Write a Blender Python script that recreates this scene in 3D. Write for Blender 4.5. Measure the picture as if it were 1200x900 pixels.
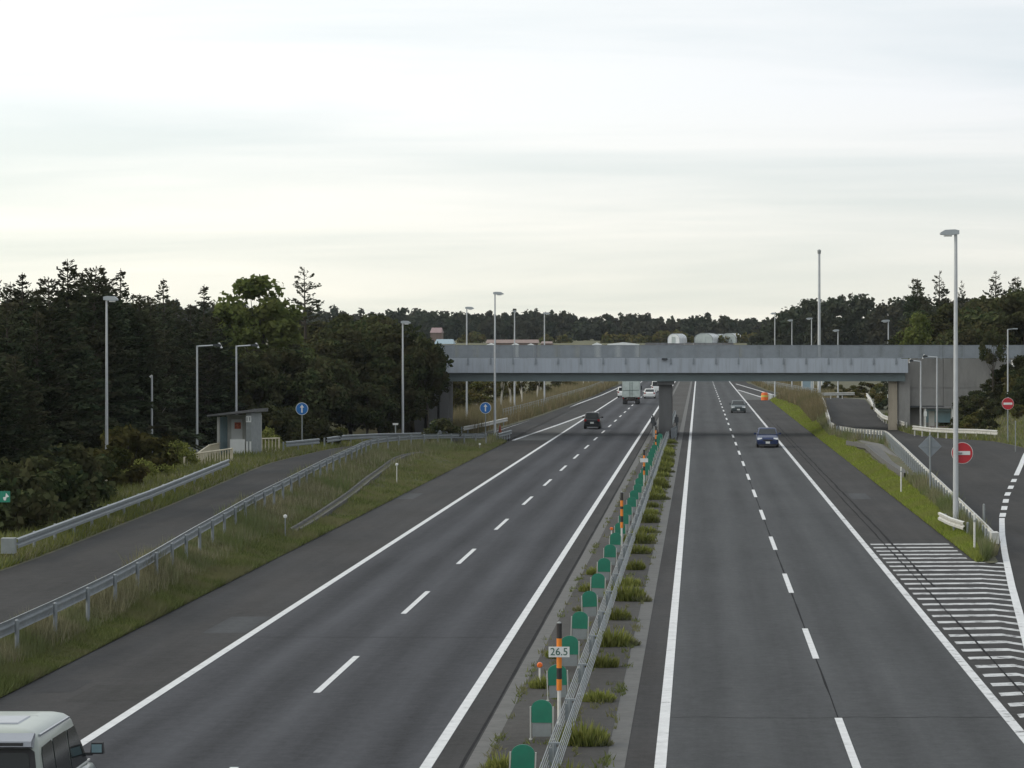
import bpy, math, random
import numpy as np
from mathutils import Vector, Matrix

# ------------------------------------------------------------------ camera, sky, sun, exposure
for o in list(bpy.data.objects):
    bpy.data.objects.remove(o)
scene = bpy.context.scene
COL = scene.collection
F, H = 3540.0, 7.85                # focal length in photo pixels, eye height over the road
VX, VY = 819.0, 404.0              # vanishing point of the road in the photo
cam_d = bpy.data.cameras.new("camera")
cam_d.sensor_width = 36.0
cam_d.lens = F / 1200 * 36
cam_d.shift_x = (600 - VX) / 1200
cam_d.shift_y = -(450 - VY) / 1200
cam_d.clip_start = 0.5
cam_d.clip_end = 30000
cam = bpy.data.objects.new("camera", cam_d)
COL.objects.link(cam)
cam.location = (0, 0, H)
cam.rotation_euler = (math.radians(90), 0, 0)
scene.camera = cam

SUN_EL, SUN_AZ = math.radians(28), math.radians(-86)     # azimuth from +Y, clockwise
sun_dir = Vector((math.sin(SUN_AZ) * math.cos(SUN_EL), math.cos(SUN_AZ) * math.cos(SUN_EL), math.sin(SUN_EL)))
world = bpy.data.worlds.new("World")
scene.world = world
world.use_nodes = True
wn, wl = world.node_tree.nodes, world.node_tree.links
wn.clear()
w_out = wn.new("ShaderNodeOutputWorld")
w_bg = wn.new("ShaderNodeBackground")
w_bg.inputs[1].default_value = 0.1
w_sky = wn.new("ShaderNodeTexSky")
w_sky.sky_type = 'NISHITA'
w_sky.sun_disc = False
w_sky.sun_elevation = SUN_EL
w_sky.sun_rotation = SUN_AZ
w_sky.air_density = 1.2
w_sky.dust_density = 1.0
# thin streaked cloud veil: noise on a cloud sheet seen in perspective
w_tc = wn.new("ShaderNodeTexCoord")
w_sep = wn.new("ShaderNodeSeparateXYZ")
wl.new(w_tc.outputs['Generated'], w_sep.inputs[0])
def wmath(op, a, b=None, clamp=False):
    n = wn.new("ShaderNodeMath"); n.operation = op; n.use_clamp = clamp
    for i, v in enumerate((a, b)):
        if v is None: continue
        if isinstance(v, (int, float)): n.inputs[i].default_value = v
        else: wl.new(v, n.inputs[i])
    return n.outputs[0]
w_zz = wmath('ADD', wmath('MAXIMUM', w_sep.outputs[2], 0.0), 0.15)
w_u = wmath('DIVIDE', w_sep.outputs[0], w_zz)
w_v = wmath('DIVIDE', w_sep.outputs[1], w_zz)
w_cmb = wn.new("ShaderNodeCombineXYZ")
wl.new(wmath('ADD', wmath('MULTIPLY', w_u, 0.42), wmath('MULTIPLY', w_v, 0.06)), w_cmb.inputs[0])
wl.new(wmath('MULTIPLY', w_v, 1.15), w_cmb.inputs[1])
w_noise = wn.new("ShaderNodeTexNoise")
w_noise.inputs['Scale'].default_value = 1.6
w_noise.inputs['Detail'].default_value = 7
w_noise.inputs['Roughness'].default_value = 0.52
w_noise.inputs['Distortion'].default_value = 0.35
wl.new(w_cmb.outputs[0], w_noise.inputs['Vector'])
w_ramp = wn.new("ShaderNodeValToRGB")
w_ramp.color_ramp.elements[0].position = 0.34
w_ramp.color_ramp.elements[0].color = (0.86, 0.86, 0.86, 1)
w_ramp.color_ramp.elements[1].position = 0.62
w_ramp.color_ramp.elements[1].color = (1, 1, 1, 1)
wl.new(w_noise.outputs[0], w_ramp.inputs[0])
w_cloud = wn.new("ShaderNodeMixRGB")
w_cloud.inputs[1].default_value = (10.35, 10.05, 8.7, 1)     # veil towards the horizon
w_cloud.inputs[2].default_value = (10.1, 10.4, 10.6, 1)    # veil higher up
wl.new(wmath('MULTIPLY', w_sep.outputs[2], 12.0, True), w_cloud.inputs[0])
w_tone = wn.new("ShaderNodeMixRGB"); w_tone.blend_type = 'MULTIPLY'; w_tone.inputs[0].default_value = 1.0
w_r2 = wn.new("ShaderNodeValToRGB")
w_r2.color_ramp.elements[0].position = 0.36; w_r2.color_ramp.elements[0].color = (0.875, 0.925, 0.955, 1)
w_r2.color_ramp.elements[1].position = 0.60; w_r2.color_ramp.elements[1].color = (1, 1, 1, 1)
wl.new(w_noise.outputs[0], w_r2.inputs[0]); wl.new(w_r2.outputs[0], w_tone.inputs[2]); wl.new(w_cloud.outputs[0], w_tone.inputs[1])
w_mix = wn.new("ShaderNodeMixRGB")
wl.new(wmath('MULTIPLY', w_ramp.outputs[0], 0.97), w_mix.inputs[0])
w_sk2 = wn.new("ShaderNodeMixRGB"); w_sk2.blend_type = 'MULTIPLY'
w_sk2.inputs[0].default_value = 1.0
w_sk2.inputs[2].default_value = (1.0, 1.0, 1.0, 1)
wl.new(w_sky.outputs[0], w_sk2.inputs[1])
wl.new(w_sk2.outputs[0], w_mix.inputs[1])
wl.new(w_tone.outputs[0], w_mix.inputs[2])
# thin cloud is brighter towards the side where the sun stands
w_glow = wn.new("ShaderNodeVectorMath"); w_glow.operation = 'SCALE'
wl.new(wmath('SUBTRACT', 1.0, wmath('MULTIPLY', w_sep.outputs[0], 0.45)), w_glow.inputs['Scale'])
w_warm = wn.new("ShaderNodeMixRGB"); w_warm.blend_type = 'MULTIPLY'; w_warm.inputs[0].default_value = 1.0
w_wr = wn.new("ShaderNodeValToRGB")
w_wr.color_ramp.elements[0].position = 0.30; w_wr.color_ramp.elements[0].color = (1.0, 0.99, 0.945, 1)
w_wr.color_ramp.elements[1].position = 0.62; w_wr.color_ramp.elements[1].color = (0.955, 0.96, 0.985, 1)
wl.new(wmath('ADD', wmath('MULTIPLY', w_sep.outputs[0], 0.5), 0.5), w_wr.inputs[0])
wl.new(w_wr.outputs[0], w_warm.inputs[2]); wl.new(w_mix.outputs[0], w_warm.inputs[1])
wl.new(w_warm.outputs[0], w_glow.inputs[0])
wl.new(w_glow.outputs[0], w_bg.inputs[0])
wl.new(w_bg.outputs[0], w_out.inputs[0])

sun_d = bpy.data.lights.new("sun", 'SUN')
sun_d.energy = 1.15
sun_d.angle = math.radians(10)
sun_d.color = (1.0, 0.86, 0.66)
sun = bpy.data.objects.new("sun", sun_d)
COL.objects.link(sun)
sun.location = (-60, 40, 60)
sun.rotation_euler = sun_dir.to_track_quat('Z', 'Y').to_euler()
scene.view_settings.view_transform = 'Standard'
scene.view_settings.look = 'None'
scene.view_settings.exposure = 0.0
scene.view_settings.gamma = 1.0

# ------------------------------------------------------------------ helpers
RNG = np.random.default_rng(7)
random.seed(7)

def at_h(px, py, h=0.0):
    """photo pixel -> world point at elevation h"""
    Y = F * (H - h) / (py - VY)
    return Vector(((px - VX) * Y / F, Y, h))
def at_y(px, py, Y):
    return Vector(((px - VX) * Y / F, Y, H - (py - VY) * Y / F))
def sm(a, b, x):
    t = min(1.0, max(0.0, (x - a) / (b - a)))
    return t * t * (3 - 2 * t)
def gz(Y):
    """far country rises gently beyond the bridge"""
    return 9.0 * sm(640, 930, Y) + 4.0 * sm(930, 1400, Y)

M = {}
def mat(name, col, rough=0.6, metal=0.0, var=0.12, scale=2.0, bump=0.0, bscale=25.0, spec=0.5, stretch=None, dirt=None, coat=0.0):
    m = bpy.data.materials.new(name)
    m.use_nodes = True
    n, l = m.node_tree.nodes, m.node_tree.links
    p = n["Principled BSDF"]
    p.inputs['Roughness'].default_value = rough
    p.inputs['Metallic'].default_value = metal
    p.inputs['Specular IOR Level'].default_value = spec
    if coat: p.inputs['Coat Weight'].default_value = coat; p.inputs['Coat Roughness'].default_value = 0.08
    tc = n.new("ShaderNodeTexCoord")
    mp = n.new("ShaderNodeMapping")
    if stretch: mp.inputs['Scale'].default_value = stretch
    l.new(tc.outputs['Object'], mp.inputs[0])
    no = n.new("ShaderNodeTexNoise")
    no.inputs['Scale'].default_value = scale
    no.inputs['Detail'].default_value = 6
    no.inputs['Roughness'].default_value = 0.62
    l.new(mp.outputs[0], no.inputs['Vector'])
    mx = n.new("ShaderNodeMixRGB")
    rp = n.new("ShaderNodeValToRGB")
    rp.color_ramp.elements[0].position = 0.32
    rp.color_ramp.elements[1].position = 0.68
    l.new(no.outputs[0], rp.inputs[0])
    l.new(rp.outputs[0], mx.inputs[0])
    mx.inputs[1].default_value = tuple(c * (1 - var) for c in col) + (1,)
    mx.inputs[2].default_value = tuple(min(1, c * (1 + var)) for c in col) + (1,)
    out = mx.outputs[0]
    if dirt:
        dcol, amount, dscale = dirt
        dn = n.new("ShaderNodeTexNoise"); dn.inputs['Scale'].default_value = dscale; dn.inputs['Detail'].default_value = 8
        dn.inputs['Roughness'].default_value = 0.7
        l.new(mp.outputs[0], dn.inputs['Vector'])
        dr = n.new("ShaderNodeValToRGB")
        dr.color_ramp.elements[0].position = 0.48; dr.color_ramp.elements[0].color = (0, 0, 0, 1)
        dr.color_ramp.elements[1].position = 0.72; dr.color_ramp.elements[1].color = (amount,) * 3 + (1,)
        l.new(dn.outputs[0], dr.inputs[0])
        m2 = n.new("ShaderNodeMixRGB")
        l.new(dr.outputs[0], m2.inputs[0]); l.new(out, m2.inputs[1]); m2.inputs[2].default_value = tuple(dcol) + (1,)
        out = m2.outputs[0]
    l.new(out, p.inputs['Base Color'])
    if bump:
        bn = n.new("ShaderNodeTexNoise"); bn.inputs['Scale'].default_value = bscale; bn.inputs['Detail'].default_value = 4
        l.new(tc.outputs['Object'], bn.inputs['Vector'])
        bp = n.new("ShaderNodeBump"); bp.inputs['Strength'].default_value = bump; bp.inputs['Distance'].default_value = 0.02
        l.new(bn.outputs[0], bp.inputs['Height']); l.new(bp.outputs[0], p.inputs['Normal'])
    M[name] = m
    return m

def asphalt(name, col, tracks=None, streak=0.10, patch=0.10, brown=None):
    """worn asphalt: stone grain, long streaks, patches and, in the lanes, polished wheel tracks"""
    m = bpy.data.materials.new(name); m.use_nodes = True
    n, l = m.node_tree.nodes, m.node_tree.links
    p = n["Principled BSDF"]; p.inputs['Roughness'].default_value = 0.92; p.inputs['Specular IOR Level'].default_value = 0.12
    tc = n.new("ShaderNodeTexCoord")
    def noise(sc, stretch=(1, 1, 1), detail=5, rough=0.6):
        mp = n.new("ShaderNodeMapping"); mp.inputs['Scale'].default_value = stretch
        l.new(tc.outputs['Object'], mp.inputs[0])
        x = n.new("ShaderNodeTexNoise"); x.inputs['Scale'].default_value = sc; x.inputs['Detail'].default_value = detail
        x.inputs['Roughness'].default_value = rough
        l.new(mp.outputs[0], x.inputs['Vector']); return x.outputs[0]
    def mth(op, a, b=None):
        k = n.new("ShaderNodeMath"); k.operation = op
        for i, v in enumerate((a, b)):
            if v is None: continue
            if isinstance(v, (int, float)): k.inputs[i].default_value = v
            else: l.new(v, k.inputs[i])
        return k.outputs[0]
    def centred(v, amp): return mth('MULTIPLY', mth('SUBTRACT', v, 0.5), amp)
    g = centred(noise(14, detail=6, rough=0.85), 0.95)
    s = centred(noise(1.0, (1.6, 0.035, 1)), streak * 6)
    q = centred(noise(0.22, (1, 0.35, 1), 4), patch * 5)
    c5 = centred(noise(2.6, detail=8, rough=0.85), 1.3)
    f = mth('ADD', mth('ADD', mth('ADD', 1.0, c5), g), mth('ADD', s, q))
    if tracks:
        x0, per, amp = tracks
        sp = n.new("ShaderNodeSeparateXYZ"); l.new(tc.outputs['Object'], sp.inputs[0])
        ph = mth('MULTIPLY', mth('SUBTRACT', sp.outputs[0], x0), 2 * math.pi / per)
        f = mth('ADD', f, mth('MULTIPLY', mth('COSINE', ph), -amp))
    hs = n.new("ShaderNodeVectorMath"); hs.operation = 'SCALE'
    base = n.new("ShaderNodeMixRGB")
    base.inputs[1].default_value = tuple(col) + (1,)
    base.inputs[2].default_value = tuple(brown or col) + (1,)
    l.new(noise(0.5, (1, 0.25, 1), 6), base.inputs[0])
    l.new(base.outputs[0], hs.inputs[0]); l.new(f, hs.inputs['Scale'])
    l.new(hs.outputs[0], p.inputs['Base Color'])
    bp = n.new("ShaderNodeBump"); bp.inputs['Strength'].default_value = 0.35; bp.inputs['Distance'].default_value = 0.01
    l.new(noise(60, detail=2), bp.inputs['Height']); l.new(bp.outputs[0], p.inputs['Normal'])
    M[name] = m
    return m

def road_paint(name, worn, hi=1.0):
    """thermoplastic paint with chips where the asphalt shows"""
    m = bpy.data.materials.new(name); m.use_nodes = True
    n, l = m.node_tree.nodes, m.node_tree.links
    p = n["Principled BSDF"]; p.inputs['Roughness'].default_value = 0.7
    tc = n.new("ShaderNodeTexCoord")
    no = n.new("ShaderNodeTexNoise"); no.inputs['Scale'].default_value = 2.2; no.inputs['Detail'].default_value = 9
    no.inputs['Roughness'].default_value = 0.72
    l.new(tc.outputs['Object'], no.inputs['Vector'])
    r = n.new("ShaderNodeValToRGB")
    r.color_ramp.elements[0].position = worn; r.color_ramp.elements[0].color = (0.10, 0.10, 0.105, 1)
    r.color_ramp.elements[1].position = worn + 0.10; r.color_ramp.elements[1].color = (0.55 * hi, 0.56 * hi, 0.57 * hi, 1)
    e = r.color_ramp.elements.new(min(0.98, worn + 0.32)); e.color = (0.67 * hi, 0.68 * hi, 0.69 * hi, 1)
    l.new(no.outputs[0], r.inputs[0]); l.new(r.outputs[0], p.inputs['Base Color'])
    M[name] = m

def foliage(name, dark, light, transl=0.25, patch=0.0, patchcol=None, objvar=0.35):
    """leaf colour differs leaf by leaf and tree by tree"""
    m = bpy.data.materials.new(name); m.use_nodes = True
    n, l = m.node_tree.nodes, m.node_tree.links
    n.clear()
    out = n.new("ShaderNodeOutputMaterial")
    geo = n.new("ShaderNodeNewGeometry"); oi = n.new("ShaderNodeObjectInfo")
    mx = n.new("ShaderNodeMixRGB"); mx.inputs[1].default_value = tuple(dark) + (1,); mx.inputs[2].default_value = tuple(light) + (1,)
    l.new(geo.outputs['Random Per Island'], mx.inputs[0])
    col = mx.outputs[0]
    if patchcol:
        tc = n.new("ShaderNodeTexCoord")
        no = n.new("ShaderNodeTexNoise"); no.inputs['Scale'].default_value = patch; no.inputs['Detail'].default_value = 4
        l.new(tc.outputs['Object'], no.inputs['Vector'])
        rp = n.new("ShaderNodeValToRGB"); rp.color_ramp.elements[0].position = 0.42; rp.color_ramp.elements[1].position = 0.62
        l.new(no.outputs[0], rp.inputs[0])
        m3 = n.new("ShaderNodeMixRGB"); l.new(rp.outputs[0], m3.inputs[0]); l.new(col, m3.inputs[1]); m3.inputs[2].default_value = tuple(patchcol) + (1,)
        col = m3.outputs[0]
    hv = n.new("ShaderNodeHueSaturation")
    mr = n.new("ShaderNodeMapRange"); mr.inputs[3].default_value = 1 - objvar; mr.inputs[4].default_value = 1 + objvar
    l.new(oi.outputs['Random'], mr.inputs[0]); l.new(mr.outputs[0], hv.inputs['Value'])
    l.new(col, hv.inputs['Color'])
    d = n.new("ShaderNodeBsdfDiffuse"); t = n.new("ShaderNodeBsdfTranslucent"); ms = n.new("ShaderNodeMixShader")
    ms.inputs[0].default_value = transl
    l.new(hv.outputs[0], d.inputs[0]); l.new(hv.outputs[0], t.inputs[0])
    l.new(d.outputs[0], ms.inputs[1]); l.new(t.outputs[0], ms.inputs[2]); l.new(ms.outputs[0], out.inputs[0])
    M[name] = m
    return m

class MB:
    """collects shapes for ONE mesh object"""
    def __init__(s): s.v, s.f = [], []
    def add(s, vs, fs):
        b = len(s.v); s.v.extend([tuple(v) for v in vs]); s.f.extend([tuple(b + i for i in f) for f in fs]); return s
    def box(s, c, size, rz=0.0, top=None):
        """top = (sx, sy) scale of the upper face"""
        hx, hy, hz = size[0] / 2, size[1] / 2, size[2] / 2
        tx, ty = top or (1, 1)
        cs, sn = math.cos(rz), math.sin(rz)
        vs = []
        for k, (ax, ay) in ((-1, (1, 1)), (1, (tx, ty))):
            for i, j in ((-1, -1), (1, -1), (1, 1), (-1, 1)):
                x, y = i * hx * ax, j * hy * ay
                vs.append((c[0] + x * cs - y * sn, c[1] + x * sn + y * cs, c[2] + k * hz))
        return s.add(vs, [(3, 2, 1, 0), (4, 5, 6, 7), (0, 1, 5, 4), (1, 2, 6, 5), (2, 3, 7, 6), (3, 0, 4, 7)])
    def tube(s, p0, p1, r0, r1=None, n=8, cap=True):
        r1 = r0 if r1 is None else r1
        p0, p1 = Vector(p0), Vector(p1)
        d = (p1 - p0).normalized()
        a = d.orthogonal().normalized(); b = d.cross(a)
        vs = []
        for p, r in ((p0, r0), (p1, r1)):
            for k in range(n):
                t = 2 * math.pi * k / n
                vs.append(p + a * (r * math.cos(t)) + b * (r * math.sin(t)))
        fs = [(k, (k + 1) % n, n + (k + 1) % n, n + k) for k in range(n)]
        if cap: fs += [tuple(range(n - 1, -1, -1)), tuple(range(n, 2 * n))]
        return s.add(vs, fs)
    def path(s, pts, rs, n=6):
        """tapered tube through points"""
        pts = [Vector(p) for p in pts]
        vs, fs = [], []
        for i, p in enumerate(pts):
            d = (pts[min(i + 1, len(pts) - 1)] - pts[max(i - 1, 0)]).normalized()
            a = d.cross(Vector((0.31, 0.95, 0.05))).normalized(); b = d.cross(a)
            r = rs[i] if hasattr(rs, '__len__') else rs
            for k in range(n):
                t = 2 * math.pi * k / n
                vs.append(p + a * (r * math.cos(t)) + b * (r * math.sin(t)))
        for i in range(len(pts) - 1):
            for k in range(n):
                fs.append((i * n + k, i * n + (k + 1) % n, (i + 1) * n + (k + 1) % n, (i + 1) * n + k))
        fs += [tuple(range(n - 1, -1, -1)), tuple(range((len(pts) - 1) * n, len(pts) * n))]
        return s.add(vs, fs)
    def prism(s, outline, y0, y1, plane='xz'):
        """outline of (a, b) extruded along the third axis"""
        n = len(outline)
        P = {'xz': lambda a, b, c: (a, c, b), 'xy': lambda a, b, c: (a, b, c), 'yz': lambda a, b, c: (c, a, b)}[plane]
        vs = [P(a, b, y0) for a, b in outline] + [P(a, b, y1) for a, b in outline]
        fs = [tuple(range(n - 1, -1, -1)), tuple(range(n, 2 * n))] + [(k, (k + 1) % n, n + (k + 1) % n, n + k) for k in range(n)]
        return s.add(vs, fs)
    def rows(s, rws, closed=False):
        """grid from rows of points"""
        n = len(rws[0]); vs = [p for r in rws for p in r]; fs = []
        for i in range(len(rws) - 1):
            for k in range(n if closed else n - 1):
                fs.append((i * n + k, i * n + (k + 1) % n, (i + 1) * n + (k + 1) % n, (i + 1) * n + k))
        return s.add(vs, fs)
    def mesh(s, name, m, smooth=False, fix=True):
        me = bpy.data.meshes.new(name)
        me.from_pydata(s.v, [], s.f)
        if fix:
            import bmesh
            bm = bmesh.new(); bm.from_mesh(me); bmesh.ops.recalc_face_normals(bm, faces=bm.faces); bm.to_mesh(me); bm.free()
        if m: me.materials.append(M[m])
        if smooth: me.shade_smooth()
        return me
    def build(s, name, m, parent=None, smooth=False, fix=True):
        return link(name, s.mesh(name, m, smooth, fix), parent)
def link(name, me, parent=None):
    o = bpy.data.objects.new(name, me); COL.objects.link(o)
    if parent: o.parent = parent
    return o
def sheet(name, rws, m, parent=None):
    b = MB(); b.rows(rws); o = b.build(name, m, parent, fix=False)
    if sum(p.normal.z for p in o.data.polygons) < 0: o.data.flip_normals()
    return o
def np_mesh(name, V, k, m):
    """mesh of separate k-gons from an (N*k, 3) array"""
    me = bpy.data.meshes.new(name)
    N = len(V) // k
    me.vertices.add(len(V)); me.vertices.foreach_set("co", np.ascontiguousarray(V, dtype=np.float32).ravel())
    me.loops.add(N * k); me.loops.foreach_set("vertex_index", np.arange(N * k, dtype=np.int32))
    me.polygons.add(N); me.polygons.foreach_set("loop_start", np.arange(0, N * k, k, dtype=np.int32))
    me.polygons.foreach_set("loop_total", np.full(N, k, dtype=np.int32))
    me.update(); me.materials.append(M[m])
    return me
def empty(name, loc, rz=0.0):
    o = bpy.data.objects.new(name, None); COL.objects.link(o)
    o.location = loc; o.rotation_euler = (0, 0, rz); o.empty_display_size = 0.3
    return o
def tag(o, label, cat, group=None):
    o['label'] = label; o['category'] = cat
    if group: o['group'] = group
    return o
def struct(o): o['kind'] = 'structure'; return o
def stuff(o, label, cat): o['kind'] = 'stuff'; o['label'] = label; o['category'] = cat; return o
def copy_tree(o, parent=None):
    c = o.copy(); COL.objects.link(c)
    if parent: c.parent = parent
    for ch in o.children: copy_tree(ch, c)
    return c
ORD = ['first', 'second', 'third', 'fourth', 'fifth', 'sixth', 'seventh', 'eighth', 'ninth', 'tenth', 'eleventh', 'twelfth',
       'thirteenth', 'fourteenth', 'fifteenth', 'sixteenth', 'seventeenth', 'eighteenth', 'nineteenth', 'twentieth']
def nth(i):
    if i < 20: return ORD[i]
    tens = {2: 'twenty', 3: 'thirty', 4: 'forty', 5: 'fifty', 6: 'sixty'}
    t, u = divmod(i + 1, 10)
    return tens[t] + '-' + ORD[u - 1] if u else {3: 'thirtieth', 4: 'fortieth', 5: 'fiftieth', 6: 'sixtieth'}[t]

# ------------------------------------------------------------------ materials
asphalt('asphalt_lane', (0.066, 0.069, 0.073), tracks=(0.26, 1.775, 0.10))
asphalt('asphalt_lane_dark', (0.057, 0.059, 0.066), tracks=(-11.24, 1.775, 0.20), streak=0.13)
asphalt('asphalt_shoulder', (0.047, 0.049, 0.052), streak=0.10, patch=0.18, brown=(0.057, 0.053, 0.051))
asphalt('asphalt_slip', (0.040, 0.041, 0.043), streak=0.10, patch=0.18, brown=(0.053, 0.050, 0.047))
asphalt('asphalt_gore', (0.105, 0.107, 0.105), streak=0.06)
asphalt('median_paving', (0.062, 0.062, 0.062), streak=0.04, patch=0.18, brown=(0.085, 0.080, 0.074))
asphalt('tar_patch', (0.045, 0.045, 0.047), streak=0.03)
mat('tar', (0.022, 0.022, 0.024), 0.95, var=0.3, spec=0.08)
road_paint('paint_fresh', 0.29)
road_paint('paint_worn', 0.36)
road_paint('paint_faded', 0.39, 0.88)
mat('gutter_concrete', (0.115, 0.115, 0.112), 0.9, var=0.14, scale=1.2, bump=0.3, bscale=14, dirt=((0.06, 0.058, 0.05), 0.6, 3.5))
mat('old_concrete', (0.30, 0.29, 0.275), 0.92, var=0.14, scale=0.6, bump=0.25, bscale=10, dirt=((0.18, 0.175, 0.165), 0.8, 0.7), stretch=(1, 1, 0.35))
mat('sunlit_concrete', (0.36, 0.31, 0.24), 0.9, var=0.16, scale=0.9, bump=0.2, stretch=(1, 1, 0.3), dirt=((0.2, 0.17, 0.13), 0.7, 1.2))  # concrete tinted beige: the low sun's warm light is put into the colour
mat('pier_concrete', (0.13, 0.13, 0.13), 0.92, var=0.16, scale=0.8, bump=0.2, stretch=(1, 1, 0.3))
mat('fascia_paint', (0.39, 0.425, 0.475), 0.6, var=0.07, scale=0.5, dirt=((0.22, 0.225, 0.225), 0.75, 2.2), stretch=(1, 1, 0.07))
mat('girder_paint', (0.13, 0.165, 0.17), 0.5, var=0.1, scale=0.6)
mat('fence_steel', (0.24, 0.265, 0.29), 0.5, 0.2, var=0.1)
mat('galvanised', (0.25, 0.275, 0.29), 0.55, 0.3, var=0.14, scale=3, dirt=((0.22, 0.22, 0.2), 0.5, 2.5))
mat('white_rail', (0.56, 0.56, 0.53), 0.5, 0.1, var=0.1, scale=2, dirt=((0.32, 0.30, 0.26), 0.6, 2.2))
mat('lamp_steel', (0.50, 0.52, 0.54), 0.45, 0.3, var=0.08)
mat('lamp_head', (0.40, 0.43, 0.45), 0.45, 0.2, var=0.06)
mat('lamp_glass', (0.75, 0.76, 0.74), 0.25, var=0.03)
mat('dark_metal', (0.05, 0.055, 0.06), 0.5, 0.3)
mat('green_panel', (0.012, 0.19, 0.115), 0.5, var=0.14, scale=3, dirt=((0.03, 0.16, 0.11), 0.5, 4))
mat('grey_panel', (0.26, 0.28, 0.28), 0.6, var=0.12, scale=4)
mat('white_plastic', (0.68, 0.68, 0.65), 0.5, var=0.06, dirt=((0.42, 0.40, 0.36), 0.5, 5))
mat('orange_band', (0.78, 0.23, 0.02), 0.5, var=0.1)
mat('orange_reflector', (0.85, 0.16, 0.02), 0.35, var=0.06)
mat('black_band', (0.025, 0.022, 0.022), 0.5)
mat('plate_green', (0.02, 0.10, 0.07), 0.5)
mat('sign_white', (0.74, 0.75, 0.73), 0.45, var=0.03)
mat('sign_red', (0.50, 0.018, 0.03), 0.42, var=0.07)
mat('sign_blue', (0.012, 0.14, 0.42), 0.42, var=0.07)
mat('sign_green', (0.01, 0.22, 0.14), 0.42, var=0.06)
mat('cream_paint', (0.62, 0.56, 0.42), 0.6, var=0.1, dirt=((0.36, 0.30, 0.2), 0.6, 3))
mat('shelter_panel', (0.50, 0.50, 0.46), 0.6, var=0.08)
mat('shelter_roof', (0.15, 0.15, 0.15), 0.7, var=0.2, scale=4)
mat('poster_red', (0.50, 0.13, 0.07), 0.5, var=0.6, scale=9)
mat('poster_yellow', (0.62, 0.56, 0.12), 0.5, var=0.1)
mat('glass', (0.010, 0.014, 0.015), 0.08, var=0.1, spec=0.3)
mat('clear_blue', (0.20, 0.30, 0.33), 0.15, var=0.1, spec=0.7)
mat('drain_concrete', (0.10, 0.098, 0.09), 0.95, var=0.3, scale=1.5, dirt=((0.05, 0.055, 0.03), 0.8, 2.0))
mat('tyre', (0.018, 0.018, 0.019), 0.85)
mat('rim', (0.36, 0.37, 0.38), 0.35, 0.6)
mat('rubber', (0.025, 0.025, 0.027), 0.7)
mat('tail_red', (0.32, 0.012, 0.012), 0.25)
mat('head_clear', (0.78, 0.80, 0.80), 0.12, 0.2, var=0.05)
mat('plate', (0.72, 0.73, 0.70), 0.5, var=0.03)
mat('paint_white', (0.74, 0.75, 0.74), 0.3, var=0.03, coat=0.4)
mat('paint_black', (0.018, 0.020, 0.024), 0.35, var=0.1, coat=0.1, spec=.35)
mat('paint_navy', (0.010, 0.024, 0.085), 0.35, var=0.1, coat=0.1, spec=.35)
mat('paint_grey_green', (0.045, 0.062, 0.068), 0.38, 0.1, var=0.06, coat=0.15)
mat('paint_cream', (0.35, 0.385, 0.35), 0.34, 0.1, var=0.04, coat=0.2)
mat('paint_slate', (0.14, 0.18, 0.18), 0.3, 0.2, var=0.05, coat=0.5)
mat('van_grey', (0.27, 0.29, 0.33), 0.35, 0.1, var=0.05, coat=0.3)
mat('cargo_green', (0.50, 0.56, 0.53), 0.55, var=0.08, scale=1.5, dirt=((0.28, 0.31, 0.28), 0.6, 1.2))
mat('cargo_seam', (0.10, 0.14, 0.13), 0.6)
mat('underbody', (0.05, 0.042, 0.038), 0.8, var=0.3)
mat('soil', (0.085, 0.072, 0.05), 0.95, var=0.35, scale=1.5, dirt=((0.06, 0.075, 0.025), 0.9, 0.6))
mat('field', (0.085, 0.085, 0.035), 0.95, var=0.3, scale=0.15, dirt=((0.13, 0.105, 0.05), 0.9, 0.06))
mat('bank_soil', (0.070, 0.072, 0.036), 0.95, var=0.35, scale=1.3, bump=0.6, bscale=6, dirt=((0.12, 0.095, 0.055), 0.9, 0.5))
mat('bark', (0.055, 0.045, 0.035), 0.95, var=0.3, scale=6, stretch=(1, 1, 0.2))
mat('pale_bark', (0.50, 0.47, 0.41), 0.9, var=0.3, scale=5, stretch=(1, 1, 0.3))
mat('dead_wood', (0.22, 0.20, 0.17), 0.95, var=0.2)
mat('roof_pink', (0.27, 0.19, 0.19), 0.7, var=0.1)
mat('roof_blue', (0.25, 0.34, 0.39), 0.5, var=0.08)
mat('roof_brown', (0.22, 0.16, 0.14), 0.7, var=0.12)
mat('house_wall', (0.50, 0.49, 0.46), 0.8, var=0.08)
mat('house_wall_brown', (0.18, 0.13, 0.11), 0.8, var=0.12)
mat('film', (0.80, 0.82, 0.82), 0.4, var=0.1, scale=0.8)
mat('film_dull', (0.42, 0.47, 0.46), 0.5, var=0.12, scale=0.8)
foliage('needles', (0.022, 0.034, 0.020), (0.064, 0.078, 0.044), 0.15, 0.35, (0.050, 0.048, 0.030), objvar=0.5)
foliage('leaves_dark', (0.024, 0.038, 0.018), (0.076, 0.088, 0.038), 0.25, 0.5, (0.060, 0.055, 0.028), objvar=0.45)
foliage('leaves_bright', (0.080, 0.112, 0.034), (0.19, 0.225, 0.07), 0.35, 0.5, (0.15, 0.165, 0.055), objvar=0.2)
foliage('leaves_olive', (0.045, 0.055, 0.018), (0.12, 0.12, 0.04), 0.3, 0.5, (0.11, 0.09, 0.035))
foliage('leaves_far', (0.032, 0.044, 0.030), (0.056, 0.066, 0.042), 0.2, 0.06, (0.056, 0.054, 0.038), objvar=0.1)
foliage('weed', (0.13, 0.16, 0.04), (0.32, 0.33, 0.10), 0.35, objvar=0.25)
foliage('grass_green', (0.085, 0.105, 0.035), (0.20, 0.225, 0.085), 0.3, 0.35, (0.19, 0.185, 0.095), objvar=0.05)
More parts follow.
